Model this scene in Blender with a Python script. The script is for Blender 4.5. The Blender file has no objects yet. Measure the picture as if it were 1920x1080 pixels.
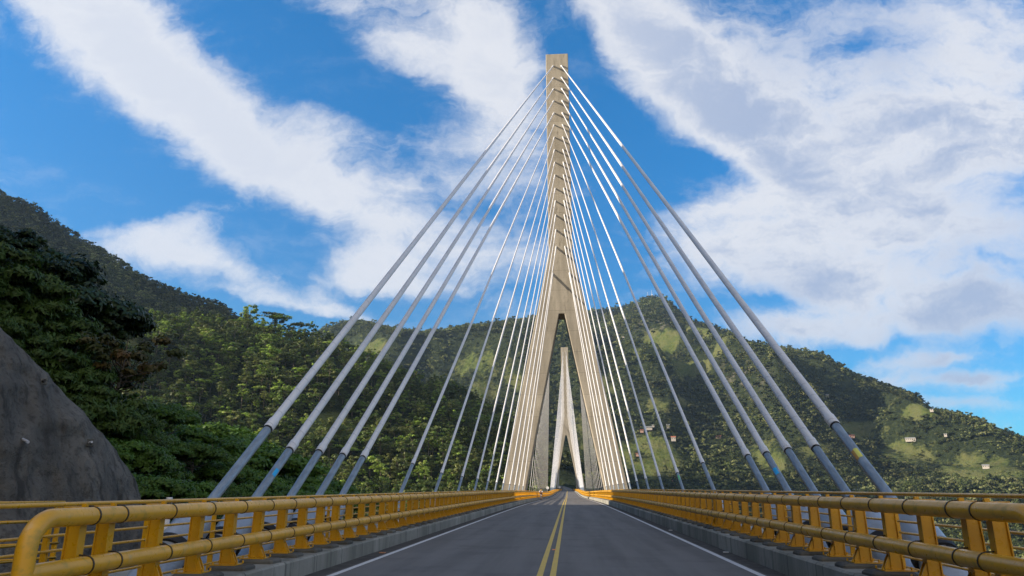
import bpy, math, random
import numpy as np
from mathutils import Vector, Matrix
random.seed(7); RNG = np.random.default_rng(11)
S = bpy.context.scene
COL = S.collection
R = math.radians

# ------------------------------------------------------------------ camera
CAM = np.array([0.40, 0.0, 1.45])
FPX, PITCH, YAW = 1350.0, R(15.52), R(4.285)
cd = bpy.data.cameras.new('camera'); cam = bpy.data.objects.new('camera', cd); COL.objects.link(cam)
cd.sensor_width = 36.0; cd.lens = 36.0 * FPX / 1920.0
cd.clip_start = 0.1; cd.clip_end = 20000
cam.location = CAM; cam.rotation_euler = (math.pi / 2 + PITCH, 0, YAW)
S.camera = cam
FW = np.array([-math.sin(YAW) * math.cos(PITCH), math.cos(YAW) * math.cos(PITCH), math.sin(PITCH)])
RT = np.array([math.cos(YAW), math.sin(YAW), 0.0]); UP = np.cross(RT, FW)
def ray(x, y): return FW + RT * (x - 960) / FPX - UP * (y - 540) / FPX
def azel(x, y):
    d = ray(x, y); return math.degrees(math.atan2(d[0], d[1])), d[2] / math.hypot(d[0], d[1])
def proj(P):
    d = P - CAM; z = d @ FW
    return 960 + FPX * (d @ RT) / z, 540 - FPX * (d @ UP) / z

# ------------------------------------------------------------------ light
SUNV = Vector((-3.2, -1.0, 1.05)).normalized()          # towards the sun
SUN_EL = math.asin(SUNV.z)
sd = bpy.data.lights.new('sun', 'SUN'); sd.energy = 5.0; sd.angle = R(0.53); sd.color = (1.0, 0.86, 0.68)
sun = bpy.data.objects.new('sun', sd); COL.objects.link(sun)
sun.rotation_euler = (-SUNV).to_track_quat('-Z', 'Y').to_euler()
S.view_settings.view_transform = 'Standard'; S.view_settings.look = 'None'
S.view_settings.gamma = 1.0; S.view_settings.exposure = 1.2

class NT:
    """small helper to write node trees"""
    def __init__(s, tree): s.t = tree; s.n = tree.nodes; s.l = tree.links
    def new(s, ty, **kw):
        n = s.n.new(ty)
        for k, v in kw.items(): setattr(n, k, v)
        return n
    def put(s, sock, v):
        if isinstance(v, bpy.types.NodeSocket): s.l.new(v, sock)
        elif isinstance(v, (tuple, list)) and len(v) == 3 and sock.type == 'RGBA': sock.default_value = (*v, 1)
        else: sock.default_value = v
    def math(s, op, a, b=None, c=None, clamp=False):
        n = s.new('ShaderNodeMath', operation=op); n.use_clamp = clamp
        s.put(n.inputs[0], a)
        if b is not None: s.put(n.inputs[1], b)
        if c is not None: s.put(n.inputs[2], c)
        return n.outputs[0]
    def vmath(s, op, a, b=None, out=0):
        n = s.new('ShaderNodeVectorMath', operation=op); s.put(n.inputs[0], a)
        if b is not None:
            s.put(n.inputs[3] if op == 'SCALE' else n.inputs[1], b)
        return n.outputs[out]
    def dot(s, a, b): return s.vmath('DOT_PRODUCT', a, b, 1)
    def mix(s, f, a, b, mode='MIX'):
        n = s.new('ShaderNodeMix', data_type='RGBA', blend_type=mode)
        s.put(n.inputs[0], f); s.put(n.inputs[6], a); s.put(n.inputs[7], b); return n.outputs[2]
    def noise(s, vec, scale, detail=4, rough=0.55, dist=0.0, col=False):
        n = s.new('ShaderNodeTexNoise'); s.put(n.inputs['Vector'], vec)
        n.inputs['Scale'].default_value = scale; n.inputs['Detail'].default_value = detail
        n.inputs['Roughness'].default_value = rough; n.inputs['Distortion'].default_value = dist
        return n.outputs[1 if col else 0]
    def ramp(s, v, lo, hi, a=0.0, b=1.0, smooth=True):
        n = s.new('ShaderNodeMapRange'); n.interpolation_type = 'SMOOTHSTEP' if smooth else 'LINEAR'
        s.put(n.inputs[0], v); s.put(n.inputs[1], lo); s.put(n.inputs[2], hi); s.put(n.inputs[3], a); s.put(n.inputs[4], b)
        return n.outputs[0]
    def comb(s, x, y, z=0.0):
        n = s.new('ShaderNodeCombineXYZ'); s.put(n.inputs[0], x); s.put(n.inputs[1], y); s.put(n.inputs[2], z); return n.outputs[0]

# ------------------------------------------------------------------ sky with clouds (a function of direction, at infinity)
W = bpy.data.worlds.new('World'); S.world = W; W.use_nodes = True
W.cycles.sampling_method = 'MANUAL'; W.cycles.sample_map_resolution = 256
g = NT(W.node_tree); g.n.clear()
wo = g.new('ShaderNodeOutputWorld'); bg = g.new('ShaderNodeBackground'); g.l.new(bg.outputs[0], wo.inputs[0])
sky = g.new('ShaderNodeTexSky', sky_type='NISHITA'); sky.sun_disc = False
sky.sun_elevation = SUN_EL; sky.sun_rotation = math.atan2(SUNV.x, SUNV.y)
sky.altitude = 1400; sky.air_density = 1.0; sky.dust_density = 0.3; sky.ozone_density = 3.0
BGS = 0.07
tc = g.new('ShaderNodeTexCoord'); D = tc.outputs['Generated']
AF = (-0.072, 0.961, 0.268); AR = (0.997, 0.075, 0.0); AU = tuple(np.cross(AR, AF))
df = g.math('MAXIMUM', g.dot(D, AF), 0.12)
cu = g.math('DIVIDE', g.dot(D, AR), df); cv = g.math('DIVIDE', g.dot(D, AU), df)
P0 = g.comb(cu, cv, 0.0)
w1 = g.vmath('SUBTRACT', g.noise(P0, 2.6, 6, 0.62, col=True), (0.5, 0.5, 0.5))
w2 = g.vmath('SUBTRACT', g.noise(P0, 13.0, 5, 0.6, col=True), (0.5, 0.5, 0.5))
P1 = g.vmath('ADD', P0, g.vmath('ADD', g.vmath('SCALE', w1, 0.11), g.vmath('SCALE', w2, 0.03)))
def lobe(x, y, a, b, ang, k=1.0):
    """soft ellipse, centre/size given in thousandths of the tangent plane used above"""
    ux, uy = (x - 960) / FPX, (540 - y) / FPX
    ca, sa = math.cos(R(ang)), math.sin(R(ang))
    q = g.vmath('SUBTRACT', P1, (ux, uy, 0))
    p = g.math('MULTIPLY', g.dot(q, (ca, sa, 0)), FPX / a); r = g.math('MULTIPLY', g.dot(q, (-sa, ca, 0)), FPX / b)
    d2 = g.math('ADD', g.math('MULTIPLY', p, p), g.math('MULTIPLY', r, r))
    return g.math('MULTIPLY', g.math('EXPONENT', g.math('MULTIPLY', d2, -1.0)), k)
LOBES = [(150, 20, 200, 90, -40, 1.5), (300, 130, 190, 85, -45, 1.5), (440, 260, 150, 62, -45, 1.2), (600, 330, 150, 62, -35, 1.1), (740, 385, 160, 60, -18, 1.0),
         (880, 60, 150, 90, -25, 1.2), (940, 150, 90, 110, 0, 1.1), (760, 110, 140, 45, -25, .62), (640, 30, 150, 34, -20, .5), (960, 250, 90, 60, 0, .7), (900, 310, 130, 60, -10, .62), (640, 250, 150, 40, -20, .5),
         (700, 490, 90, 42, 10, 1.0), (830, 470, 130, 60, 0, .75), (960, 480, 90, 60, 0, .55), (720, 530, 150, 24, 0, .7),
         (330, 425, 130, 36, 12, 1.0), (270, 470, 170, 34, -8, .9), (430, 500, 130, 28, -25, .8), (560, 566, 120, 22, -10, .9), (660, 590, 80, 14, -12, .7), (430, 545, 80, 12, -10, .5),
         (1160, 10, 110, 90, -40, 1.4), (1260, 110, 150, 90, -48, 1.5), (1370, 210, 170, 80, -38, 1.4), (1480, 290, 150, 60, -20, .9), (1480, 90, 150, 60, -20, .62), (1500, 180, 200, 60, -10, .85), (1640, 30, 200, 40, 0, .55),
         (1800, 130, 200, 130, 20, 1.4), (1660, 260, 200, 60, 10, .8), (1870, 280, 160, 90, 0, 1.2), (1600, 350, 300, 55, 4, .95), (1330, 380, 120, 26, 10, .75), (1420, 440, 190, 60, 0, 1.1), (1300, 460, 120, 50, 0, .6), (1650, 450, 220, 60, 0, 1.05), (1850, 430, 160, 60, -10, .9),
         (1380, 520, 190, 30, 0, .62), (1560, 540, 90, 40, 0, .8), (1750, 550, 260, 60, -4, 1.3), (1600, 620, 160, 50, -8, 1.1), (1460, 620, 90, 30, 0, .8), (1850, 600, 130, 40, 0, .8), (1790, 682, 90, 14, 3, 1.0), (1700, 715, 110, 20, -6, .8), (1860, 725, 90, 20, 0, .8), (1800, 770, 90, 16, 0, .7),
         (2350, 300, 300, 260, 0, 1.0), (-600, 100, 300, 200, 20, .7)]
acc = None
for L in LOBES:
    o = lobe(*L); acc = o if acc is None else g.math('ADD', acc, o)
for L in [(1330, 300, 90, 30, -15, .8), (620, 150, 120, 40, -40, .6), (1455, 570, 90, 20, 4, .9), (1640, 660, 150, 14, 8, .7), (1090, 150, 50, 130, 20, .9), (1640, 80, 110, 20, 20, .15),
          (1170, 310, 60, 120, 25, .7), (130, 300, 190, 110, -35, .7), (520, 450, 110, 46, -40, .7), (1000, 40, 30, 50, 0, .5)]:
    acc = g.math('SUBTRACT', acc, lobe(*L))
# cirrus-like texture, drawn out sideways, and puffy small scale breaks
ps = g.comb(g.math('MULTIPLY', cu, 1.0), g.math('MULTIPLY', cv, 3.2), 0.0)
ps = g.vmath('ADD', ps, g.vmath('SCALE', w1, 0.6))
n1 = g.noise(ps, 4.0, 10, 0.66, 0.3); n2 = g.noise(P1, 17.0, 8, 0.66, 0.1); n3 = g.noise(P0, 2.2, 4, 0.5)
dens = g.math('ADD', acc, g.math('MULTIPLY', g.math('SUBTRACT', n1, 0.5), 3.0))
dens = g.math('ADD', dens, g.math('MULTIPLY', g.math('SUBTRACT', n2, 0.5), 1.0))
alpha = g.ramp(dens, 0.05, 1.55)
alpha = g.math('MULTIPLY', alpha, 0.94)
veil = g.math('MULTIPLY', g.ramp(g.noise(ps, 3.0, 8, 0.65), 0.5, 0.8), 0.22)
alpha = g.math('MAXIMUM', alpha, veil)
back = g.ramp(g.dot(D, AF), 0.30, -0.15)  # unseen cloud cover behind the camera, added as neutral fill light
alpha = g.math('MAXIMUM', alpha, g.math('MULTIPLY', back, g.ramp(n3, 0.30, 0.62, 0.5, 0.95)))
# the thick middle of a cloud is greyer than its rim
shade = g.ramp(g.math('ADD', g.math('MULTIPLY', g.math('SUBTRACT', dens, 1.0), 0.35), g.math('ADD', g.math('MULTIPLY', n3, .9), g.math('MULTIPLY', n1, .9))), 0.85, 1.5)
right = g.ramp(cu, -0.1, 0.35)
shade = g.math('MULTIPLY', shade, g.math('ADD', 0.25, g.math('MULTIPLY', right, 0.75)))
ccol = g.mix(shade, (5.3, 5.35, 5.6), (2.75, 3.25, 4.35))
sz = g.new('ShaderNodeSeparateXYZ'); g.put(sz.inputs[0], D)
tint = g.mix(g.ramp(sz.outputs[2], 0.0, 0.62), (0.22, 0.66, 0.86), (0.06, 1.04, 1.50))
skyc = g.mix(1.0, sky.outputs[0], tint, 'MULTIPLY')
ccol = g.mix(back, ccol, (8.2, 7.4, 6.6))  # added fill clouds are warm and brightened to lift the shaded foreground
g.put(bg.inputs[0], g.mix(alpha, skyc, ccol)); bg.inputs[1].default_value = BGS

# ------------------------------------------------------------------ materials
def mat(name, base=(0.5, 0.5, 0.5), rough=0.6, metal=0.0, spec=0.4):
    m = bpy.data.materials.new(name); m.use_nodes = True
    k = NT(m.node_tree); b = m.node_tree.nodes['Principled BSDF']
    b.inputs['Base Color'].default_value = (*base, 1); b.inputs['Roughness'].default_value = rough
    b.inputs['Metallic'].default_value = metal; b.inputs['Specular IOR Level'].default_value = spec
    return m, k, b
def bump(k, b, h, strength=0.3, dist=0.02):
    n = k.new('ShaderNodeBump'); n.inputs['Strength'].default_value = strength; n.inputs['Distance'].default_value = dist
    k.put(n.inputs['Height'], h); k.l.new(n.outputs[0], b.inputs['Normal'])
M = {}
def geo(k): return k.new('ShaderNodeNewGeometry').outputs['Position']
def objc(k): return k.new('ShaderNodeTexCoord').outputs['Object']
# yellow paint
m, k, b = mat('yellow_paint', rough=0.33, spec=0.5); p = geo(k)
n = k.noise(p, 2.2, 5, .6); n2 = k.noise(p, 14, 4, .6); nz = k.noise(p, 90, 2, .5)
c = k.mix(k.ramp(n, .38, .7), (0.60, 0.31, 0.008), (0.52, 0.26, 0.010))
c = k.mix(k.math('MULTIPLY', k.ramp(n2, .56, .74), .4), c, (0.30, 0.20, 0.03))
c = k.mix(k.math('MULTIPLY', k.ramp(nz, .60, .75), .25), c, (0.2, 0.12, 0.03))
k.put(b.inputs['Base Color'], c); k.put(b.inputs['Roughness'], k.ramp(n2, .3, .8, .25, .5)); M['yellow'] = m
m, k, b = mat('yellow_paint_worn', rough=0.33, spec=0.5); p = geo(k)
n = k.noise(p, 1.3, 5, .6); n2 = k.noise(p, 9, 5, .65)
c = k.mix(k.ramp(n, .40, .66), (0.68, 0.345, 0.014), (0.60, 0.31, 0.022))
c = k.mix(k.math('MULTIPLY', k.ramp(n2, .50, .70), .6), c, (0.33, 0.235, 0.035))
c = k.mix(k.math('MULTIPLY', k.ramp(k.noise(p, 3.1, 3, .5), .62, .72), .45), c, (0.62, 0.42, 0.20))
k.put(b.inputs['Base Color'], c); k.put(b.inputs['Roughness'], k.ramp(n2, .3, .8, .26, .5)); M['tube'] = m
m, k, b = mat('dark_strap', (0.045, 0.03, 0.015), 0.6); M['strap'] = m
# concrete
def concrete(name, a, bcol, panel=None, stain=.5, seam=None):
    m, k, b = mat(name, rough=0.88, spec=0.2); p = geo(k)
    sx = k.vmath('MULTIPLY', p, (1.0, 1.0, .16))
    n = k.noise(sx, .8, 7, .62); n2 = k.noise(p, 6, 5, .6); n3 = k.noise(p, .25, 4, .6)
    c = k.mix(k.ramp(n, .36, .64), a, bcol)
    c = k.mix(k.math('MULTIPLY', k.ramp(n2, .5, .75), .35), c, tuple(v * .7 for v in bcol))
    c = k.mix(k.math('MULTIPLY', k.ramp(k.noise(sx, 1.9, 6, .65), .56, .72), stain), c, tuple(v * .45 for v in bcol))
    if seam:
        sq = k.new('ShaderNodeSeparateXYZ'); k.put(sq.inputs[0], p)
        jn = k.math('LESS_THAN', k.math('FRACT', k.math('DIVIDE', sq.outputs[1], seam)), .022); fq = k.math('FLOOR', k.math('DIVIDE', sq.outputs[1], seam))
        wq = k.new('ShaderNodeTexWhiteNoise', noise_dimensions='1D'); k.put(wq.inputs['W'], fq)
        c = k.mix(k.math('MULTIPLY', wq.outputs[0], .35), c, tuple(v * .6 for v in bcol)); c = k.mix(k.math('MULTIPLY', jn, .6), c, (.04, .04, .035))
        dr = k.ramp(k.noise(k.vmath('MULTIPLY', p, (1, 1, .05)), 5, 5, .7), .55, .68); c = k.mix(k.math('MULTIPLY', dr, .55), c, tuple(v * .4 for v in bcol))
    if panel:
        sp = k.new('ShaderNodeSeparateXYZ'); k.put(sp.inputs[0], p)
        line = k.math('LESS_THAN', k.math('ABSOLUTE', k.math('SUBTRACT', k.math('FRACT', k.math('DIVIDE', sp.outputs[2], panel)), .5)), .022 / panel * 1.4)
        hx = k.math('LESS_THAN', k.math('ABSOLUTE', k.math('SUBTRACT', k.math('FRACT', k.math('DIVIDE', sp.outputs[0], 1.22)), .5)), .014)
        # each lift of the formwork has a tone of its own
        fl = k.math('FLOOR', k.math('ADD', k.math('DIVIDE', sp.outputs[2], panel), .5))
        wn = k.new('ShaderNodeTexWhiteNoise', noise_dimensions='1D'); k.put(wn.inputs['W'], fl)
        c = k.mix(k.math('MULTIPLY', wn.outputs[0], .45), c, tuple(v * .66 for v in a))
        c = k.mix(k.math('MULTIPLY', line, .55), c, tuple(v * .35 for v in bcol))
        c = k.mix(k.math('MULTIPLY', hx, .16), c, tuple(v * .5 for v in bcol))
        # tie holes
        ty = k.math('FRACT', k.math('DIVIDE', sp.outputs[2], panel / 4)); tx = k.math('FRACT', k.math('DIVIDE', sp.outputs[0], .61))
        rr = k.math('ADD', k.math('POWER', k.math('MULTIPLY', k.math('SUBTRACT', ty, .5), panel / 4), 2), k.math('POWER', k.math('MULTIPLY', k.math('SUBTRACT', tx, .5), .61), 2))
        c = k.mix(k.math('MULTIPLY', k.math('LESS_THAN', rr, .0022), .5), c, (.05, .045, .04))
    k.put(b.inputs['Base Color'], c); bump(k, b, k.math('ADD', n2, k.noise(p, 30, 3)), .25, .02); return m
M['pylon'] = concrete('pylon_concrete', (0.36, 0.325, 0.265), (0.25, 0.225, 0.18), 4.0, .75)
M['kerb'] = concrete('kerb_concrete', (0.34, 0.33, 0.29), (0.20, 0.20, 0.17), None, .75, 1.5)
M['pad'] = concrete('pad_concrete', (0.13, 0.125, 0.11), (0.07, 0.068, 0.06), None, .6)
M['deck'] = concrete('deck_concrete', (0.36, 0.35, 0.31), (0.26, 0.25, 0.22), None, .4)
# asphalt
m, k, b = mat('asphalt', rough=0.9, spec=0.18); p = geo(k)
sy = k.vmath('MULTIPLY', p, (1.0, .05, 1.0))
tr = k.noise(sy, 1.6, 5, .6); gr = k.noise(p, 55, 3, .7); bl = k.noise(p, .7, 5, .6)
c = k.mix(k.ramp(tr, .35, .65), (0.150, 0.145, 0.140), (0.122, 0.119, 0.115))
c = k.mix(k.math('MULTIPLY', k.ramp(bl, .48, .72), .45), c, (0.075, 0.073, 0.072))
c = k.mix(k.math('MULTIPLY', k.ramp(k.noise(k.vmath('MULTIPLY', p, (.35, .9, 1)), .6, 5, .65), .55, .7), .35), c, (0.17, 0.165, 0.158))
c = k.mix(k.math('MULTIPLY', k.ramp(gr, .45, .8), .45), c, (0.17, 0.165, 0.16))
sp = k.new('ShaderNodeSeparateXYZ'); k.put(sp.inputs[0], p)
ed = k.ramp(k.math('ABSOLUTE', sp.outputs[0]), 3.74, 3.84)
c = k.mix(k.math('MULTIPLY', ed, .8), c, k.mix(k.ramp(k.noise(p, 3, 5, .6), .4, .7), (0.040, 0.036, 0.032), (0.085, 0.078, 0.068)))
cr = k.new('ShaderNodeTexVoronoi', feature='DISTANCE_TO_EDGE'); cr.inputs['Scale'].default_value = .12
k.put(cr.inputs['Vector'], k.vmath('ADD', p, k.vmath('SCALE', k.noise(p, 1.1, 4, .6, col=True), 1.2)))
c = k.mix(k.math('MULTIPLY', k.math('LESS_THAN', cr.outputs[0], .0012), .0), c, (0.03, 0.03, 0.03))
k.put(b.inputs['Base Color'], c); k.put(b.inputs['Roughness'], k.ramp(tr, .3, .7, .85, .95)); bump(k, b, gr, .5, .004); M['asphalt'] = m
def paint(name, col, dark):
    m, k, b = mat(name, rough=0.6); p = geo(k)
    w = k.ramp(k.noise(p, 22, 5, .7), .5, .68); w2 = k.ramp(k.noise(p, 1.5, 4, .6), .35, .7)
    c = k.mix(k.math('MULTIPLY', w2, .35), col, dark); c = k.mix(k.math('MULTIPLY', w, .6), c, (0.1, 0.1, 0.1))
    k.put(b.inputs['Base Color'], c); return m
M['white_line'] = paint('white_road_paint', (0.62, 0.62, 0.62), (0.40, 0.40, 0.40))
M['yellow_line'] = paint('yellow_road_paint', (0.60, 0.41, 0.05), (0.44, 0.31, 0.06))
# stay cables
def casing(name, col, col2, step):
    m, k, b = mat(name, rough=0.42, spec=0.45); o = objc(k)
    sp = k.new('ShaderNodeSeparateXYZ'); k.put(sp.inputs[0], o)
    ang = k.math('ARCTAN2', sp.outputs[1], sp.outputs[0])
    f = k.math('FRACT', k.math('ADD', k.math('DIVIDE', sp.outputs[2], step), k.math('MULTIPLY', ang, .05)))
    ln = k.math('LESS_THAN', f, .06)
    nn = k.noise(k.vmath('MULTIPLY', o, (2, 2, .35)), 1.6, 6, .6)
    fl = k.math('FLOOR', k.math('DIVIDE', sp.outputs[2], step * 9))
    wn = k.new('ShaderNodeTexWhiteNoise', noise_dimensions='1D'); k.put(wn.inputs['W'], fl)
    c = k.mix(k.ramp(nn, .35, .7), col, col2); c = k.mix(k.math('MULTIPLY', wn.outputs[0], .25), c, col2)
    c = k.mix(k.math('MULTIPLY', ln, .35), c, tuple(v * .45 for v in col2))
    k.put(b.inputs['Base Color'], c); return m
M['casing'] = casing('cable_casing', (0.66, 0.655, 0.66), (0.56, 0.555, 0.565), .55)
m, k, b = mat('galvanised_sleeve', rough=0.42, metal=0.35, spec=0.5); o = objc(k)
nn = k.noise(k.vmath('MULTIPLY', o, (3, 3, .8)), 2.5, 6, .65); vo = k.noise(o, 38, 3, .6)
c = k.mix(k.ramp(nn, .35, .7), (0.22, 0.25, 0.28), (0.33, 0.37, 0.40)); c = k.mix(k.math('MULTIPLY', k.ramp(vo, .5, .7), .3), c, (0.12, 0.16, 0.20))
c = k.mix(k.math('MULTIPLY', k.ramp(k.noise(o, 5, 5, .6), .62, .72), .4), c, (0.42, 0.44, 0.46))
k.put(b.inputs['Base Color'], c); M['sleeve'] = m
m, k, b = mat('anchor_steel', rough=0.4, metal=0.2, spec=0.5); p = geo(k)
c = k.mix(k.ramp(k.noise(p, 2.5, 5, .6), .35, .7), (0.34, 0.38, 0.44), (0.24, 0.27, 0.31)); k.put(b.inputs['Base Color'], c); M['anchor'] = m
m, k, b = mat('black_rubber', (0.015, 0.014, 0.014), 0.7); M['rubber'] = m
for nm, cc in (('blue_tape', (0.03, 0.38, 0.75)), ('yellow_tape', (0.62, 0.60, 0.12)), ('orange_tape', (0.45, 0.25, 0.05)), ('green_tape', (0.1, 0.5, 0.15)), ('red_sign', (0.6, 0.03, 0.04)), ('white_sign', (0.75, 0.75, 0.75)), ('sign_yellow', (0.85, 0.5, 0.01)), ('galvanised_post', (0.45, 0.46, 0.47)),
               ('dark_cloth', (0.02, 0.02, 0.025)), ('white_cloth', (0.6, 0.6, 0.65)), ('yellow_cloth', (0.75, 0.5, 0.02)), ('skin', (0.35, 0.2, 0.13)), ('helmet_dark', (0.03, 0.02, 0.03)), ('tyre', (0.02, 0.02, 0.02)), ('house_wall', (0.34, 0.31, 0.27)), ('house_wall_pink', (0.34, 0.21, 0.16)),
               ('roof_tile', (0.36, 0.12, 0.07)), ('roof_zinc', (0.28, 0.29, 0.30)), ('window_dark', (0.03, 0.04, 0.05)), ('pvc', (0.42, 0.43, 0.46)), ('marker', (0.6, 0.25, 0.1)), ('rust_rock', (0.25, 0.19, 0.14))):
    m, k, b = mat(nm, cc, 0.55); n = k.noise(objc(k), 6, 4, .6)
    k.put(b.inputs['Base Color'], k.mix(k.math('MULTIPLY', k.ramp(n, .4, .7), .25), cc, tuple(v * .7 for v in cc))); M[nm] = m
# sprayed concrete
m, k, b = mat('sprayed_concrete', rough=0.92, spec=0.15); p = geo(k)
st = k.vmath('MULTIPLY', p, (1.0, 1.0, .22)); n = k.noise(st, .55, 7, .62); n2 = k.noise(p, 5, 7, .7); n3 = k.noise(st, 1.7, 6, .6, .5)
c = k.mix(k.ramp(n, .32, .68), (0.150, 0.140, 0.125), (0.255, 0.24, 0.215))
c = k.mix(k.math('MULTIPLY', k.ramp(n3, .52, .66), .7), c, (0.06, 0.057, 0.053))
c = k.mix(k.math('MULTIPLY', k.ramp(k.noise(st, .9, 5, .6), .60, .68), .5), c, (0.24, 0.225, 0.19))
c = k.mix(k.math('MULTIPLY', k.ramp(n2, .50, .62), .6), c, (0.085, 0.08, 0.072)); k.put(b.inputs['Base Color'], c)
bump(k, b, k.math('ADD', n2, k.math('MULTIPLY', k.noise(p, 22, 4, .7), .5)), 1.0, .25); M['shotcrete'] = m
# ground under the forest; the attribute 'mead' marks open pasture
m, k, b = mat('hill_ground', rough=0.95, spec=0.1); p = geo(k)
at = k.new('ShaderNodeAttribute', attribute_name='mead').outputs['Fac']
ck = k.new('ShaderNodeAttribute', attribute_name='cliff').outputs['Fac']
n = k.noise(p, .02, 8, .62); n2 = k.noise(p, .12, 7, .65)
gr = k.mix(k.ramp(n2, .38, .66), (0.050, 0.072, 0.017), (0.088, 0.105, 0.030)); gr = k.mix(k.ramp(n, .4, .65), gr, (0.10, 0.105, 0.04))
fo = k.mix(k.ramp(n2, .4, .62), (0.014, 0.021, 0.009), (0.028, 0.037, 0.014))
c = k.mix(k.ramp(k.math('ADD', at, k.math('ADD', k.math('MULTIPLY', k.math('SUBTRACT', n2, .5), .9), k.math('MULTIPLY', k.math('SUBTRACT', n, .5), 1.3))), .30, .62), fo, gr)
c = k.mix(k.math('MULTIPLY', ck, k.ramp(k.noise(k.vmath('MULTIPLY', p, (1, 1, 2.2)), .03, 7, .7), .48, .62)), c, (0.20, 0.18, 0.15))
k.put(b.inputs['Base Color'], c); bump(k, b, k.math('ADD', n, n2), 1.0, 6.0); M['ground'] = m
def leafmat(name, cols, rnd=1.0, trans=.3, gloss=.5, drift=0.0):
    m = bpy.data.materials.new(name); m.use_nodes = True; k = NT(m.node_tree); k.n.clear()
    out = k.new('ShaderNodeOutputMaterial'); oi = k.new('ShaderNodeObjectInfo').outputs['Random']
    cl = k.new('ShaderNodeAttribute', attribute_name='clump').outputs['Fac']
    cr = k.new('ShaderNodeValToRGB'); e = cr.color_ramp.elements
    e[0].position = 0; e[0].color = (*cols[0], 1); e[1].position = 1; e[1].color = (*cols[-1], 1)
    for i, c_ in enumerate(cols[1:-1]):
        x = e.new((i + 1) / (len(cols) - 1)); x.color = (*c_, 1)
    k.put(cr.inputs[0], k.math('ADD', k.math('MULTIPLY', oi, .72 * rnd), k.math('MULTIPLY', cl, 1 - .72 * rnd)))
    v = k.math('ADD', .62, k.math('MULTIPLY', cl, .76))
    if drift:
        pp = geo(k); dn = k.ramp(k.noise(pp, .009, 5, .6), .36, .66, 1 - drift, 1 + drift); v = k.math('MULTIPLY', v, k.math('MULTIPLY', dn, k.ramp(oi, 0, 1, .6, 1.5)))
    col = k.vmath('SCALE', cr.outputs[0], v)
    d = k.new('ShaderNodeBsdfPrincipled'); d.inputs['Roughness'].default_value = gloss; d.inputs['Specular IOR Level'].default_value = .25; k.put(d.inputs['Base Color'], col)
    t = k.new('ShaderNodeBsdfTranslucent'); k.put(t.inputs[0], k.vmath('MULTIPLY', col, (1.2, 1.35, .6)))
    mx = k.new('ShaderNodeMixShader'); mx.inputs[0].default_value = trans
    k.l.new(d.outputs[0], mx.inputs[1]); k.l.new(t.outputs[0], mx.inputs[2]); k.l.new(mx.outputs[0], out.inputs[0]); return m
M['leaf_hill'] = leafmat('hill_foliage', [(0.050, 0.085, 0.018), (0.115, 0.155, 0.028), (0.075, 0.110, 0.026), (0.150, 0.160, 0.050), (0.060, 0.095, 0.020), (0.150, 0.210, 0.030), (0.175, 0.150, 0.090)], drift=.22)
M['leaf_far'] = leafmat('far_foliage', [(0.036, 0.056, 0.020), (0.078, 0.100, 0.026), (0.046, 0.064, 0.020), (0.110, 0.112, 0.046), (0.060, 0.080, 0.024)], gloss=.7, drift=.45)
M['leaf_dark'] = leafmat('glossy_dark_foliage', [(0.016, 0.032, 0.010), (0.028, 0.050, 0.012), (0.022, 0.036, 0.012)], .4, .12, .4)
M['leaf_feather'] = leafmat('feathery_foliage', [(0.034, 0.070, 0.014), (0.060, 0.105, 0.018), (0.040, 0.064, 0.014)], .4, .25, .5)
M['leaf_lush'] = leafmat('lush_foliage', [(0.045, 0.095, 0.014), (0.075, 0.145, 0.020), (0.050, 0.085, 0.016)], .5, .3, .45)
M['leaf_red'] = leafmat('reddish_foliage', [(0.075, 0.040, 0.016), (0.050, 0.065, 0.014), (0.110, 0.055, 0.018)], .3, .25, .5)
m, k, b = mat('bark', rough=.9, spec=.1); c = k.mix(k.ramp(k.noise(k.vmath('MULTIPLY', objc(k), (1, 1, .25)), 5, 5, .6), .35, .7), (0.075, 0.06, 0.045), (0.17, 0.145, 0.115)); k.put(b.inputs['Base Color'], c); M['bark'] = m

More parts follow.
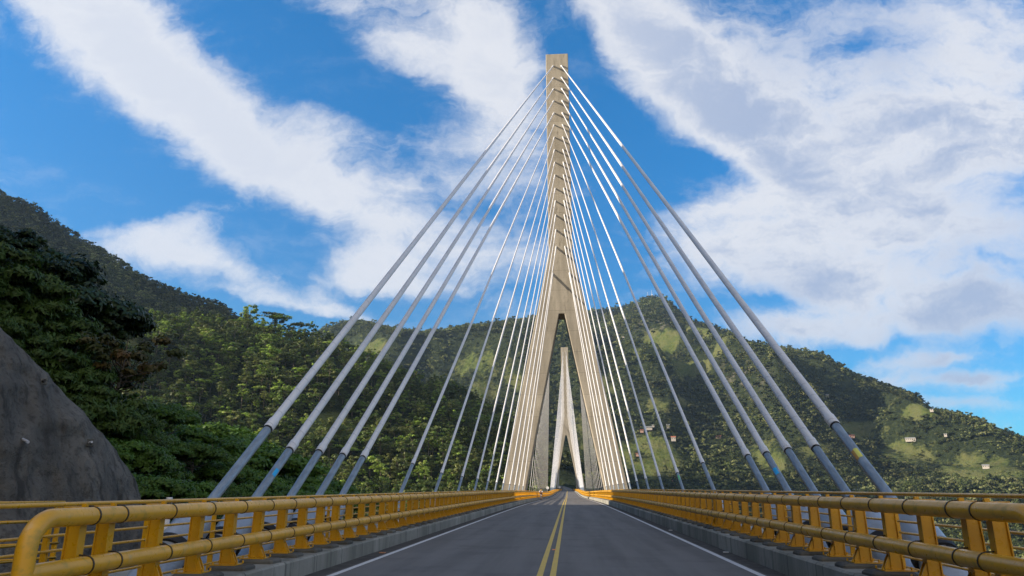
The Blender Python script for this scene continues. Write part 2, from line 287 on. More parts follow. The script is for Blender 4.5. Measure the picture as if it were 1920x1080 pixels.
# ------------------------------------------------------------------ mesh builder
class MB:
    def __init__(s): s.v = []; s.f = []; s.sm = []
    def add(s, V, F, smooth=False):
        o = len(s.v); s.v += [tuple(map(float, p)) for p in V]; s.f += [tuple(i + o for i in f) for f in F]; s.sm += [smooth] * len(F)
    def box(s, c, d, rot=None):
        x, y, z = d[0] / 2, d[1] / 2, d[2] / 2
        V = [Vector((a, b_, e)) for a in (-x, x) for b_ in (-y, y) for e in (-z, z)]
        if rot is not None: V = [rot @ q for q in V]
        s.add([q + Vector(c) for q in V], [(0, 1, 3, 2), (4, 6, 7, 5), (0, 4, 5, 1), (2, 3, 7, 6), (0, 2, 6, 4), (1, 5, 7, 3)])
    def bbox(s, c, d, bev=.02):
        """box with chamfered vertical and top edges"""
        x, y, z = d[0] / 2, d[1] / 2, d[2] / 2; q = bev
        ring = lambda a, b_: [(-a + q, -b_), (a - q, -b_), (a, -b_ + q), (a, b_ - q), (a - q, b_), (-a + q, b_), (-a, b_ - q), (-a, -b_ + q)]
        V = [(c[0] + p[0], c[1] + p[1], c[2] - z) for p in ring(x, y)] + [(c[0] + p[0], c[1] + p[1], c[2] + z - q) for p in ring(x, y)] + [(c[0] + p[0], c[1] + p[1], c[2] + z) for p in ring(x - q, y - q)]
        F = [tuple(range(7, -1, -1)), tuple(range(16, 24))]
        for k_ in (0, 8):
            for i in range(8): j = (i + 1) % 8; F.append((k_ + i, k_ + j, k_ + 8 + j, k_ + 8 + i))
        s.add(V, F)
    def tube(s, pts, rad, n=12, caps=True, smooth=True):
        pts = [Vector(p) for p in pts]; rad = rad if isinstance(rad, (list, tuple)) else [rad] * len(pts)
        V = []; a = None
        for i, p in enumerate(pts):
            t = (pts[min(i + 1, len(pts) - 1)] - pts[max(i - 1, 0)]).normalized()
            if a is None: a = t.orthogonal().normalized()
            a = (a - t * a.dot(t)).normalized(); b_ = t.cross(a)
            V += [p + (a * math.cos(2 * math.pi * j / n) + b_ * math.sin(2 * math.pi * j / n)) * rad[i] for j in range(n)]
        F = [(i * n + j, i * n + (j + 1) % n, (i + 1) * n + (j + 1) % n, (i + 1) * n + j) for i in range(len(pts) - 1) for j in range(n)]
        s.add(V, F, smooth)
        if caps:
            s.add(V[:n], [tuple(range(n - 1, -1, -1))]); s.add(V[-n:], [tuple(range(n))])
    def loft(s, sections, close=True):
        n = len(sections[0]); V = [p for q in sections for p in q]
        F = [(i * n + j, i * n + (j + 1) % n, (i + 1) * n + (j + 1) % n, (i + 1) * n + j) for i in range(len(sections) - 1) for j in range(n)]
        s.add(V, F)
        if close: s.add(sections[0], [tuple(range(n - 1, -1, -1))]); s.add(sections[-1], [tuple(range(n))])
    def build(s, name, material, parent=None, loc=None):
        me = bpy.data.meshes.new(name); me.from_pydata(s.v, [], s.f)
        me.polygons.foreach_set('use_smooth', s.sm); me.materials.append(M[material] if isinstance(material, str) else material)
        me.update(); o = bpy.data.objects.new(name, me); COL.objects.link(o)
        if parent is not None: o.parent = parent
        if loc is not None: o.location = loc
        return o
def tag(o, label, cat, group=None):
    o['label'] = label; o['category'] = cat
    if group: o['group'] = group
    return o
def thing(name, label, cat, loc=(0, 0, 0), group=None, rz=0.0):
    o = bpy.data.objects.new(name, None); COL.objects.link(o); o.location = loc; o.rotation_euler = (0, 0, rz); o.empty_display_size = .3
    return tag(o, label, cat, group)
def struct(o): o['kind'] = 'structure'; return o
def stuff(o): o['kind'] = 'stuff'; return o
def copy_tree(o, parent=None):
    c = o.copy(); COL.objects.link(c)
    if parent is not None: c.parent = parent
    for ch in list(o.children): copy_tree(ch, c)
    return c
ORD = ['nearest', 'second', 'third', 'fourth', 'fifth', 'sixth', 'seventh', 'eighth', 'ninth', 'tenth', 'eleventh', 'twelfth', 'thirteenth', 'fourteenth', 'fifteenth', 'last']

# ------------------------------------------------------------------ numpy noise
def vnoise(x, y, seed=0):
    xi = np.floor(x).astype(np.int64); yi = np.floor(y).astype(np.int64); fx = x - xi; fy = y - yi
    fx = fx * fx * (3 - 2 * fx); fy = fy * fy * (3 - 2 * fy)
    def h(a, b_):
        n = (a * 374761393 + b_ * 668265263 + seed * 982451653) & 0x7fffffff
        n = ((n ^ (n >> 13)) * 1274126177) & 0x7fffffff
        return ((n ^ (n >> 16)) & 0xffff) / 65535.0
    return (h(xi, yi) * (1 - fx) + h(xi + 1, yi) * fx) * (1 - fy) + (h(xi, yi + 1) * (1 - fx) + h(xi + 1, yi + 1) * fx) * fy
def fbm(x, y, sc, octv=5, seed=0, ridged=False):
    t = 0; a = 1.0; tot = 0
    for i in range(octv):
        v = vnoise(x / sc + 17.3 * i, y / sc - 9.1 * i, seed + i) * 2 - 1
        if ridged: v = 1 - 2 * np.abs(v)
        t = t + a * v; tot += a; a *= .5; sc /= 2.03
    return t / tot

# ------------------------------------------------------------------ road profile
PY = [-200, 50, 75, 97, 119, 165, 217, 265, 310, 380, 450, 590, 620, 700, 760]
PZ = [0, 0, -.07, -.20, -.35, -.70, -.86, -.66, -.45, -.44, -.5, -.66, -.35, 2.9, 6.0]
_yy = np.arange(-200, 761, 1.0); _zz = np.interp(_yy, PY, PZ); _zz = np.convolve(np.pad(_zz, 12, mode='edge'), np.ones(25) / 25, 'valid')
def rz(y): return float(np.interp(y, _yy, _zz))
def cx(y): return 0.0 if y < 600 else -((y - 600) / 100.0) ** 2 * 9.0   # the far road bends to the left

# ------------------------------------------------------------------ terrain
def curve(pts, rr):
    """crest line: azimuth -> (tan of elevation, distance)"""
    a = [azel(x, y) for x, y in pts]; az = np.array([q[0] for q in a]); tn = np.array([q[1] for q in a])
    o = np.argsort(az); rr = np.array(rr if hasattr(rr, '__len__') else [rr] * len(pts), float)
    return az[o], tn[o], rr[o]
C_N = curve([(-900, 420), (-300, 480), (-60, 560), (0, 600), (100, 690), (200, 780), (300, 890), (400, 975), (500, 1020), (600, 1060), (800, 1100)], [60, 52, 50, 50, 52, 54, 56, 60, 66, 75, 85])
C_3 = curve([(-300, 560), (0, 590), (150, 600), (250, 606), (330, 608), (420, 614), (470, 624), (520, 632), (560, 642), (604, 650), (660, 668), (721, 695), (789, 727), (833, 732), (867, 750), (898, 768), (937, 788), (950, 800), (990, 850), (1020, 890), (1050, 930)],
            [560, 560, 580, 600, 610, 610, 610, 615, 620, 620, 625, 630, 635, 640, 645, 650, 655, 660, 670, 680, 690])
C_4 = curve([(-1500, 230), (-900, 200), (-300, 222), (-100, 312), (0, 368), (36, 381), (67, 396), (83, 408), (133, 443), (178, 468), (239, 507), (267, 526), (305, 543), (342, 555), (369, 566), (411, 573), (428, 589), (444, 598), (520, 640), (600, 690)], 1150)
C_5 = curve([(440, 700), (570, 645), (604, 623), (640, 610), (680, 607), (720, 618), (780, 628), (830, 623), (870, 615), (915, 613), (960, 606), (1000, 600), (1040, 594), (1104, 588), (1147, 584), (1190, 575), (1206, 565), (1222, 559), (1243, 561), (1255, 571), (1273, 588), (1283, 602), (1304, 606),
             (1334, 612), (1365, 623), (1385, 635), (1400, 645), (1440, 655), (1480, 660), (1535, 667), (1560, 680), (1602, 707), (1664, 728), (1725, 750), (1755, 768), (1832, 794), (1878, 815), (1920, 830), (2050, 880), (2300, 910)],
            [2400] * 12 + [2500] * 12 + [2500] * 6 + [2450, 2400, 2350, 2300, 2300, 2250, 2200, 2200, 2100, 2100])
C_E = curve([(960, 900), (990, 880), (1030, 862), (1060, 866), (1085, 880), (1130, 900), (1170, 930)], 820)
C_M = curve([(780, 800), (830, 770), (900, 740), (980, 720), (1060, 700), (1130, 700), (1200, 690), (1290, 690), (1380, 740), (1480, 790), (1600, 850), (1750, 880), (1920, 900), (2300, 915)], 1750)
def spur_path(pts):
    out = []
    for px, py in pts:
        az, tn = azel(px, py); tc_ = np.interp(az, C_5[0], C_5[1]); rc_ = np.interp(az, C_5[0], C_5[2]); rs_ = np.linspace(1250, rc_, 200); t = (rs_ - 1250) / (rc_ - 1250)
        zz = (-.012 * 1250 + CAM[2]) + (tc_ * rc_ + .012 * 1250) * (t * .6 + .4 * t * t * (3 - 2 * t)); k_ = int(np.argmin(np.abs((zz - CAM[2]) / rs_ - tn))); out.append((CAM[0] + rs_[k_] * math.sin(R(az)), rs_[k_] * math.cos(R(az))))
    return out
SPURS = [(spur_path([(1380, 650), (1420, 690), (1480, 722), (1550, 750), (1640, 780), (1730, 812), (1850, 868)]), 105, 130), (spur_path([(1290, 612), (1320, 650), (1345, 700), (1390, 760), (1450, 820), (1520, 880)]), 90, 110),
         (spur_path([(1150, 610), (1180, 660), (1210, 720), (1235, 790), (1262, 860), (1290, 900)]), 60, 110), (spur_path([(640, 612), (690, 635), (730, 670), (790, 720)]), 150, 120), (spur_path([(890, 620), (880, 660), (900, 710), (930, 760)]), 100, 110), (spur_path([(1010, 606), (1020, 660), (1050, 740), (1080, 830)]), 70, 110),
         (spur_path([(1640, 725), (1700, 765), (1790, 800), (1900, 850)]), 60, 90)]
def spur_h(x, y):
    h = np.zeros_like(x); wx = x + 60 * fbm(x, y, 260, 3, 91); wy = y + 60 * fbm(x, y, 260, 3, 92)
    for path, a, sg in SPURS:
        best = np.full_like(x, 1e9)
        for (x0, y0), (x1, y1) in zip(path[:-1], path[1:]):
            dx, dy = x1 - x0, y1 - y0; t = np.clip(((wx - x0) * dx + (wy - y0) * dy) / (dx * dx + dy * dy + 1e-9), 0, 1); best = np.minimum(best, np.hypot(wx - x0 - t * dx, wy - y0 - t * dy))
        h = h + a * np.maximum(0, 1 - best / (sg * 1.5)) ** 1.15
    return h
def lay(az, r, C, r0, z0, r1, t1, back, drop=140.):
    tn = np.interp(az, C[0], C[1]); rc = np.interp(az, C[0], C[2]); fade = np.where((az < C[0][0] - .01) | (az > C[0][-1] + .01), 1.0, 0.0)
    zc = tn * rc + CAM[2]
    sg = [np.full_like(r, -150.0), np.full_like(r, z0), t1 * r1 + CAM[2] + 0 * r, zc, zc - drop]
    rs = [np.full_like(r, r0 * .55), np.full_like(r, r0), r1 + 0 * r, rc, rc + back]
    z = np.full_like(r, -400.0)
    for i in range(4):
        t = np.clip((r - rs[i]) / np.maximum(rs[i + 1] - rs[i], 1e-3), 0, 1)
        zz = sg[i] + (sg[i + 1] - sg[i]) * (t if i != 2 else (t * .6 + .4 * t * t * (3 - 2 * t)))
        z = np.where((r >= rs[i]) & (r <= rs[i + 1]), zz, z)
    z = np.where(r > rs[4], sg[4] - (r - rs[4]) * .1, z)
    return np.where(fade > 0, -400.0, z), np.clip(np.abs(rc - r) / (0.12 * rc), 0, 1)
def smax(a, b_, kk):
    h = np.clip(.5 + .5 * (a - b_) / kk, 0, 1); return b_ * (1 - h) + a * h + kk * h * (1 - h)
def H(x, y):
    x = np.asarray(x, float); y = np.asarray(y, float)
    r = np.hypot(x - CAM[0], y) + 1e-6; az = np.degrees(np.arctan2(x - CAM[0], y))
    val = np.interp(r, [0, 8, 14, 30, 60, 130, 400, 700, 1000, 1500, 9000], [-.5, -.8, -4, -14, -34, -58, -75, -95, -85, -60, -60])
    val = val + fbm(x, y, 60, 4, 3) * np.clip(r / 60, 0, 1) * 5
    z3, w3 = lay(az, r, C_3, 210, -45, 300, -.045, 160)
    z3 = z3 + w3 * (fbm(x, y, 130, 4, 21) * 11)
    z4, w4 = lay(az, r, C_4, 640, -30, 760, .06, 400); z4 = z4 + w4 * fbm(x, y, 260, 5, 31, True) * 26
    z5, w5 = lay(az, r, C_5, 1000, -90, 1250, -.012, 900, 350.)
    sp_ = fbm(x + .55 * y, y * .55, 500, 6, 44, True)
    z5 = z5 + np.clip(np.abs(np.interp(az, C_5[0], C_5[2]) - r) / 620, 0, 1) ** 1.3 * (spur_h(x, y) * 1.7 - 60 + sp_ * 165 + fbm(x, y, 180, 4, 48) * 22) * np.clip((r - 1150) / 500, .12, 1)
    cap5 = CAM[2] + np.interp(az, C_5[0], C_5[1]) * r - 3.0; z5 = np.where(r < np.interp(az, C_5[0], C_5[2]) - 40, np.minimum(z5, cap5 - .012 * np.clip(np.interp(az, C_5[0], C_5[2]) - r, 0, 500)), z5)
    zE, wE = lay(az, r, C_E, 640, -40, 680, -.006, 120); zE = zE + wE * fbm(x, y, 60, 3, 51) * 3
    dE = np.hypot(x, (y - 618) * .8); zAb = -1.3 - .75 * np.maximum(0, dE - 24)
    zN, wN = lay(az, r, C_N, 26, -6, 34, -.11, 45, 14.); zN = zN + wN * fbm(x, y, 12, 3, 61) * .8
    # the big spur on the left that keeps the near end of the bridge in shade (bare crest, out of the photograph)
    q = 1.05 * (70 - y)
    side = 1.15 * (-x - 15)
    zS = np.minimum(np.minimum(q, side), 115 + 6 * fbm(x, y, 70, 3, 5)); zS = np.minimum(zS, 1.3 * (x + 420))
    zS = np.where((az < -41) | (y < 5), zS, -400.)
    kk = np.clip((-41 - az) / 9, 0, 1); zS = np.where(y > 5, zS * kk + (-30) * (1 - kk), zS)
    z = smax(val, z3, 6.); z = np.maximum(z, z4); z = smax(z, z5, 8.); z = np.maximum(z, zE)
    z = np.maximum(z, zAb)
    # keep the sun's way to the bridge free
    y0 = y + (-x) / 3.2
    lim = .328 * np.abs(x) - 4 + 1.05 * np.maximum(0, 70 - y0) + np.maximum(0, y0 - 470) * .55 + np.where(y0 > 600, (y0 - 600) * 3.0, 0) + np.where(x > -20, 500, 0)
    z = np.minimum(z, np.where((x < -20) & (y > 5), lim, 1e5))
    z = np.maximum(z, zN)
    z = np.where(x < -10, np.maximum(z, zS), z)
    # room for the deck
    ax = np.abs(x)
    cut = np.interp(ax, [0, 8.5, 12, 60], [0, 0, 1, 1])
    z = np.where((y > 5) & (y < 592), z * cut + np.minimum(z, -5.0 - np.clip(y - 5, 0, 60) * .6) * (1 - cut), z)
    z = np.where((ax < 13) & (y <= 5), np.minimum(z, -.25), z)
    road = np.interp(y, _yy, _zz) - .12
    dx_ = np.abs(x + np.where(y > 600, ((y - 600) / 100.) ** 2 * 9, 0))
    z = np.where((y >= 592) & (y < 760) & (dx_ < 9), road, z)
    return z
MEAD = [(1265, 640, 60, 22), (1310, 622, 45, 14), (1350, 640, 22, 34), (1240, 668, 55, 22), (1290, 690, 40, 20), (1260, 700, 45, 16), (1230, 860, 60, 45), (1210, 830, 40, 30), (1770, 870, 110, 26), (1700, 845, 60, 20), (1850, 880, 80, 22),
        (1720, 770, 50, 14), (900, 690, 50, 40), (940, 670, 40, 26), (905, 730, 60, 30), (870, 695, 30, 40), (690, 650, 30, 20), (1540, 850, 60, 26), (1440, 860, 40, 30), (1620, 820, 60, 12), (980, 640, 30, 20), (1590, 800, 70, 12), (960, 700, 30, 60),
        (560, 845, 60, 28), (610, 800, 50, 22), (650, 880, 60, 22), (220, 640, 55, 32), (500, 830, 40, 24), (1250, 760, 60, 16), (1130, 720, 30, 30), (1175, 850, 30, 30)]
def mead(x, y, z):
    P = np.stack([x, y, z], -1); u, v = proj(P); r = np.hypot(x, y)
    m_ = np.zeros_like(x)
    for (a, b_, s1, s2) in MEAD: m_ = np.maximum(m_, np.exp(-(((u - a) / s1) ** 2 + ((v - b_) / s2) ** 2)))
    m_ = np.where((P @ FW - CAM @ FW) > 10, m_, 0)
    m_ = m_ * np.where(r > 180, 1, 0) * .64
    return np.clip(m_ * 1.2 * (.55 + .9 * np.clip(fbm(x, y, 110, 4, 79) + .5, 0, 1)) + np.clip(fbm(x, y, 140, 5, 77) - .12, 0, 1) * .9 * np.clip(r / 1200, .2, 1) + fbm(x, y, 45, 5, 78) * .75 * np.clip(m_ * 3, 0, 1), 0, 1)
def terrain():
    azs = np.concatenate([np.linspace(-180, -60, 70, endpoint=False), np.linspace(-60, -44, 40, endpoint=False), np.linspace(-44, 42, 900, endpoint=False), np.linspace(42, 180, 60, endpoint=False)])
    rs = np.concatenate([np.geomspace(6.5, 120, 130, endpoint=False), np.geomspace(120, 3400, 360, endpoint=False), np.geomspace(3400, 5200, 8)])
    A, Rr = np.meshgrid(np.radians(azs), rs, indexing='ij'); X = CAM[0] + Rr * np.sin(A); Y = Rr * np.cos(A); Z = H(X, Y)
    na, nr = X.shape; mt = mead(X, Y, Z)
    V = np.stack([X, Y, Z], -1).reshape(-1, 3); V = np.vstack([V, [[CAM[0], 0, -.5]]])
    i = np.arange(na)[:, None]; j = np.arange(nr - 1)[None]
    i2 = (i + 1) % na
    F = np.stack([i * nr + j, i2 * nr + j, i2 * nr + j + 1, i * nr + j + 1], -1).reshape(-1, 4)[:, ::-1]
    me = bpy.data.meshes.new('terrain'); T = [((k_ + 1) % na * nr, k_ * nr, na * nr) for k_ in range(na)]
    me.vertices.add(len(V)); me.vertices.foreach_set('co', V.ravel())
    nq = len(F); me.loops.add(nq * 4 + len(T) * 3); me.polygons.add(nq + len(T))
    me.loops.foreach_set('vertex_index', np.concatenate([F.ravel(), np.array(T).ravel()]))
    me.polygons.foreach_set('loop_start', np.concatenate([np.arange(nq) * 4, nq * 4 + np.arange(len(T)) * 3]))
    me.polygons.foreach_set('loop_total', np.concatenate([np.full(nq, 4), np.full(len(T), 3)]))
    me.polygons.foreach_set('use_smooth', np.ones(nq + len(T), bool)); me.update(calc_edges=True); me.validate()
    a = me.attributes.new('mead', 'FLOAT', 'POINT'); a.data.foreach_set('value', np.append(mt.ravel(), 0))
    u, v = proj(V[:-1]); cl = np.exp(-(((u - 1215) / 55) ** 2 + ((v - 598) / 16) ** 2)) + np.exp(-(((u - 1395) / 40) ** 2 + ((v - 705) / 30) ** 2)) * .7 + np.exp(-(((u - 1130) / 40) ** 2 + ((v - 600) / 12) ** 2)) * .8
    a = me.attributes.new('cliff', 'FLOAT', 'POINT'); a.data.foreach_set('value', np.append(np.clip(cl, 0, 1) * (np.hypot(V[:-1, 0], V[:-1, 1]) > 900), 0))
    me.materials.append(M['ground']); o = bpy.data.objects.new('terrain', me); COL.objects.link(o); struct(o)
    # horizon line seen so far along each azimuth, for hiding trees that nothing shows
    tn = (Z - CAM[2]) / Rr; run = np.maximum.accumulate(tn, 1); return azs, rs, run
AZS, RS, RUN = terrain()
def visible(x, y, ztop, marg=.0):
    r = np.hypot(x - CAM[0], y); az = np.degrees(np.arctan2(x - CAM[0], y))
    i = np.clip(np.searchsorted(AZS, az), 0, len(AZS) - 1); j = np.clip(np.searchsorted(RS, r) - 3, 0, len(RS) - 1)
    return (ztop - CAM[2]) / r > RUN[i, j] - marg

# ------------------------------------------------------------------ valley air
mb = MB(); mb.box((0, 0, 300), (10700, 10700, 1500)); hz = mb.build('haze', 'deck'); hz['kind'] = 'stuff'
hm = bpy.data.materials.new('valley_air'); hm.use_nodes = True; hk = NT(hm.node_tree); hk.n.clear(); ho = hk.new('ShaderNodeOutputMaterial'); pv = hk.new('ShaderNodeVolumePrincipled')
pv.inputs['Color'].default_value = (0.50, 0.72, 1.0, 1); pv.inputs['Density'].default_value = 0.000045; pv.inputs['Anisotropy'].default_value = 0.3; hk.l.new(pv.outputs[0], ho.inputs['Volume'])
hz.data.materials.clear(); hz.data.materials.append(hm)

# ------------------------------------------------------------------ bridge deck, road, kerbs
def strip(y0, y1, x0, x1, dz, name, material, step=2.0, kind=True):
    mb = MB(); n = max(2, int((y1 - y0) / step) + 1); ys = np.linspace(y0, y1, n)
    V = []
    for y in ys: V += [(cx(y) + x0, y, rz(y) + dz), (cx(y) + x1, y, rz(y) + dz)]
    mb.add(V, [(2 * i, 2 * i + 1, 2 * i + 3, 2 * i + 2) for i in range(n - 1)], True)
    o = mb.build(name, material)
    if kind: struct(o)
    return o
strip(-60, 592, -4.14, 4.14, 0, 'road', 'asphalt')
strip(592, 758, -6.5, 5.5, -.004, 'far_road', 'asphalt')
strip(-60, 592, -3.74, -3.62, .004, 'edge_line', 'white_line')
strip(-60, 592, 3.62, 3.74, .004, 'edge_line', 'white_line')
strip(-60, 700, -.165, -.06, .004, 'centre_line', 'yellow_line')
strip(-60, 700, .06, .165, .004, 'centre_line', 'yellow_line')
def extr(y0, y1, prof, step=3.0):
    """closed cross-section (x, z above the road) swept along the bridge"""
    mb = MB(); n = max(2, int((y1 - y0) / step) + 1)
    mb.loft([[(p[0], y, rz(y) + p[1]) for p in prof] for y in np.linspace(y0, y1, n)]); return mb
for s in (-1, 1):
    dz = -.03 if s < 0 else .03
    pr = [(4.14, -.1), (4.14, .30 + dz), (4.17, .33 + dz), (4.86, .33 + dz), (4.86, -.1)]
    pr = [(s * a, b_) for a, b_ in pr]; pr = pr if s > 0 else pr[::-1]
    struct(extr(6.0, 592, pr).build('kerb', 'kerb'))
    # behind the camera the kerb carries on low
    struct(extr(-60, 5.98, [(s * 4.14, -.1), (s * 4.14, .15), (s * 4.5, .15), (s * 4.5, -.1)][::s]).build('kerb', 'kerb'))
d = thing('bridge_deck', 'long concrete bridge deck carrying the two lane road between the yellow railings', 'bridge deck', (0, 6, 0))
mb = MB(); n = 200
prof = [(-7.3, -.25), (-7.3, .08), (-4.87, .08), (-4.87, -.02), (4.87, -.02), (4.87, .08), (7.3, .08), (7.3, -.25), (4.2, -1.0), (3.2, -3.2), (-3.2, -3.2), (-4.2, -1.0)]
mb.loft([[(p[0], y - 6, rz(y) + p[1]) for p in prof] for y in np.linspace(6, 592, 190)])
mb.build('girder', 'deck', d)

# ------------------------------------------------------------------ pylons
def pylon(yc, label):
    yc += 2.5; t = thing('bridge_pylon', label, 'bridge pylon', (0, yc, -.5))
    zt = 89.8; o = .5
    def ow(z): return 2.34 + max(0.0, 45.8 - z) * .198
    def iw(z): return .52 + max(0.0, 33.4 - z) * .2035
    def dp(z): return 2.4 + max(0.0, 60 - z) * .012
    m_ = MB(); cxp = -.12
    def ring(x0, x1, z):
        c_ = .10; dd = dp(z)
        return [(x0 + c_, -dd, z), (x1 - c_, -dd, z), (x1, -dd + c_, z), (x1, dd - c_, z), (x1 - c_, dd, z), (x0 + c_, dd, z), (x0, dd - c_, z), (x0, -dd + c_, z)]
    zs = [33.4, 36, 39, 42, 45.8, 50, 60, 70, 80, zt]
    m_.loft([ring(cxp - ow(z), cxp + ow(z), z + o) for z in zs]); m_.build('mast', 'pylon', t)
    for s in (-1, 1):
        m_ = MB(); zs = [-1.5, 5, 10, 16, 22, 28, 33.397]
        m_.loft([ring(*sorted((cxp + s * iw(z), cxp + s * ow(z))), z + o) for z in zs]); m_.build('leg', 'pylon', t)
        m_ = MB()                                   # below the deck the legs lean back inwards
        m_.loft([ring(*sorted((cxp + s * (7.6 - k_ * .07), cxp + s * (11.9 - k_ * .05))), o - 1.503 - k_) for k_ in (0, 20, 40, 60, 75)]); m_.build('lower_leg', 'pylon', t)
    m_ = MB(); m_.box((cxp, 0, -4.4), (15.0, 4.0, 2.2)); m_.build('crossbeam', 'pylon', t)
    return t
pylon(133.6, 'tall weathered concrete pylon standing astride the road in front')
pylon(463.6, 'distant concrete pylon standing astride the road, seen between the legs of the near one')

# ------------------------------------------------------------------ stay cables
HA = [86.8, 84.0, 81.4, 78.6, 75.8, 73.1, 70.3, 67.5, 64.7, 61.9, 59.0, 56.3, 53.3, 50.2, 46.7, 41.3]
YB = [14.2, 16.2, 18.25, 20.35, 22.5, 30.4, 38.4, 46.4, 54.6, 62.3, 70.2, 77.9, 86.6, 95.0, 103.4, 113.4]     # where each passes 1.4 m above the road
SL = [2.75, 2.35, 2.4, 2.4, 2.42, 2.45, 2.2, 2.15, 2.1, 2.0, 2.0, 2.0, 2.0, 2.0, 2.0, 2.0]
def cable(name, label, group, deck, top, r, zsl, parts=True, n=12):
    """deck, top: end points; local z runs up the cable so that the casing pattern follows it"""
    a = Vector(deck); b_ = Vector(top); d_ = (b_ - a); L = d_.length; q = d_.to_track_quat('Z', 'Y')
    t = thing(name, label, 'stay cable', a, group); t.rotation_mode = 'QUATERNION'; t.rotation_quaternion = q
    ls = (zsl - a.z) / d_.normalized().z
    mb = MB(); mb.tube([(0, 0, 0), (0, 0, ls)], r * 1.0, n); mb.build('sleeve', 'sleeve', t)
    if parts:
        mb = MB(); mb.tube([(0, 0, ls - .02), (0, 0, ls + .015), (0, 0, ls + .30), (0, 0, ls + .36)], [r * 1.13, r * 1.2, r * 1.2, r * 1.04], n); mb.build('collar', 'casing', t)
        mb = MB(); mb.tube([(0, 0, ls - .07), (0, 0, ls - .03)], r * 1.12, n); mb.build('seal_ring', 'rubber', t)
    mb = MB(); m_ = 10
    pts = [(0, -.0035 * L * 4 * u * (1 - u) * (0.4 if L < 60 else 1), ls + .04 + (L - ls - .04) * u) for u in np.linspace(0, 1, m_)]
    mb.tube([(0, 0, p[2]) for p in pts], r, n); mb.build('casing', 'casing', t)
    if parts:
        mb = MB(); mb.tube([(0, 0, L - 2.6), (0, 0, L - 2.5), (0, 0, L + .3)], [r * 1.05, r * 1.75, r * 1.75], n); mb.build('guide_pipe', 'casing', t)
    return t, ls
def xs(s): return 6.42 if s < 0 else 6.2
for s in (-1, 1):
    sd_ = 'left' if s < 0 else 'right'
    for i in range(16):
        # run back down from the 1.4 m point to the deck edge
        top = Vector((-.10 + s * (.87 if i < 15 else 1.6), 133.5, HA[i])); p14 = Vector((s * xs(s), YB[i], 1.4))
        dr = (top - p14).normalized(); dk = p14 - dr * ((1.15) / dr.z)
        lab = f'{ORD[i]} {sd_} stay cable from the front, counted towards the near pylon' if 0 < i < 15 else (f'nearest and longest stay cable on the {sd_}, reaching the top of the near pylon' if i == 0 else f'shortest stay cable on the {sd_} in front of the near pylon, beside its leg')
        r = .097 if i < 5 else .076
        t, ls = cable('stay_cable', lab, f'stay cables on the {sd_} in front of the near pylon', dk, top, r, SL[i] + rz(YB[i]), True, 20 if i < 6 else 10)
        # tapes stuck on the steel sleeves
        def tape(z0, z1, a0, a1, material, nm='tape'):
            mb = MB(); kq = 6; V = []
            inv = t.rotation_quaternion.inverted()
            for zz in (z0, z1):
                for j in range(kq + 1):
                    an = a0 + (a1 - a0) * j / kq; V.append(((r + .004) * math.cos(an), (r + .004) * math.sin(an), zz))
            mb.add(V, [(j, j + 1, j + kq + 2, j + kq + 1) for j in range(kq)], True)
            return mb.build(nm, material, t)
        def facing():
            v = t.rotation_quaternion.inverted() @ (Vector(CAM) - (dk + dr * 1.6)); return math.atan2(v.y, v.x)
        if i == 0 and s > 0: f_ = facing(); tape(ls - 1.35, ls - 1.05, f_ - .1, f_ + .8, 'yellow_tape'); tape(ls - 1.37, ls - 1.07, f_ - .8, f_ - .1, 'orange_tape')
        if i == 1 and s < 0: f_ = facing(); tape(ls - 1.16, ls - .90, f_ - .1, f_ + .9, 'blue_tape')
        if i == 3 and s > 0: f_ = facing(); tape(ls - 1.15, ls - .85, f_ - .7, f_ + .5, 'blue_tape')
        if i == 6 and s > 0: f_ = facing(); tape(ls - .7, ls - .3, f_ - .4, f_ + .4, 'green_tape')
        # steel anchor casting at the deck edge
        if i < 12:
            at_ = thing('cable_anchor', f'grey steel anchor casting under the {ORD[i]} {sd_} stay cable, behind the railing', 'anchor', (p14.x, YB[i], 0), 'steel anchors under the stay cables')
            P = lambda z: (p14 - Vector((p14.x, YB[i], 0))) + dr * ((z - 1.4) / dr.z)
            big = .33 if i < 5 else .27
            pts = [P(z) for z in (1.02, 1.0, .96, .88, .76, .55, .42)]
            mb = MB(); mb.tube(pts, [big * f_ for f_ in (.42, .62, .82, .96, 1.0, 1.0, 1.0)], 24); mb.build('hood', 'anchor', at_)
            mb = MB(); mb.tube([P(.42), P(.33)], big * 1.10, 24); mb.build('rubber_ring', 'rubber', at_)
            mb = MB(); mb.tube([P(.33), P(.10), P(-.6)], [big * .94, big * 1.0, big * 1.04], 24); mb.build('guide_pipe', 'anchor', at_)
            mb = MB(); q = P(.30); mb.tube([q + Vector((-s * .05, -.30, .16)), q + Vector((-s * .05, -.42, .05))], big * .55, 20); mb.build('access_port', 'rubber', at_)
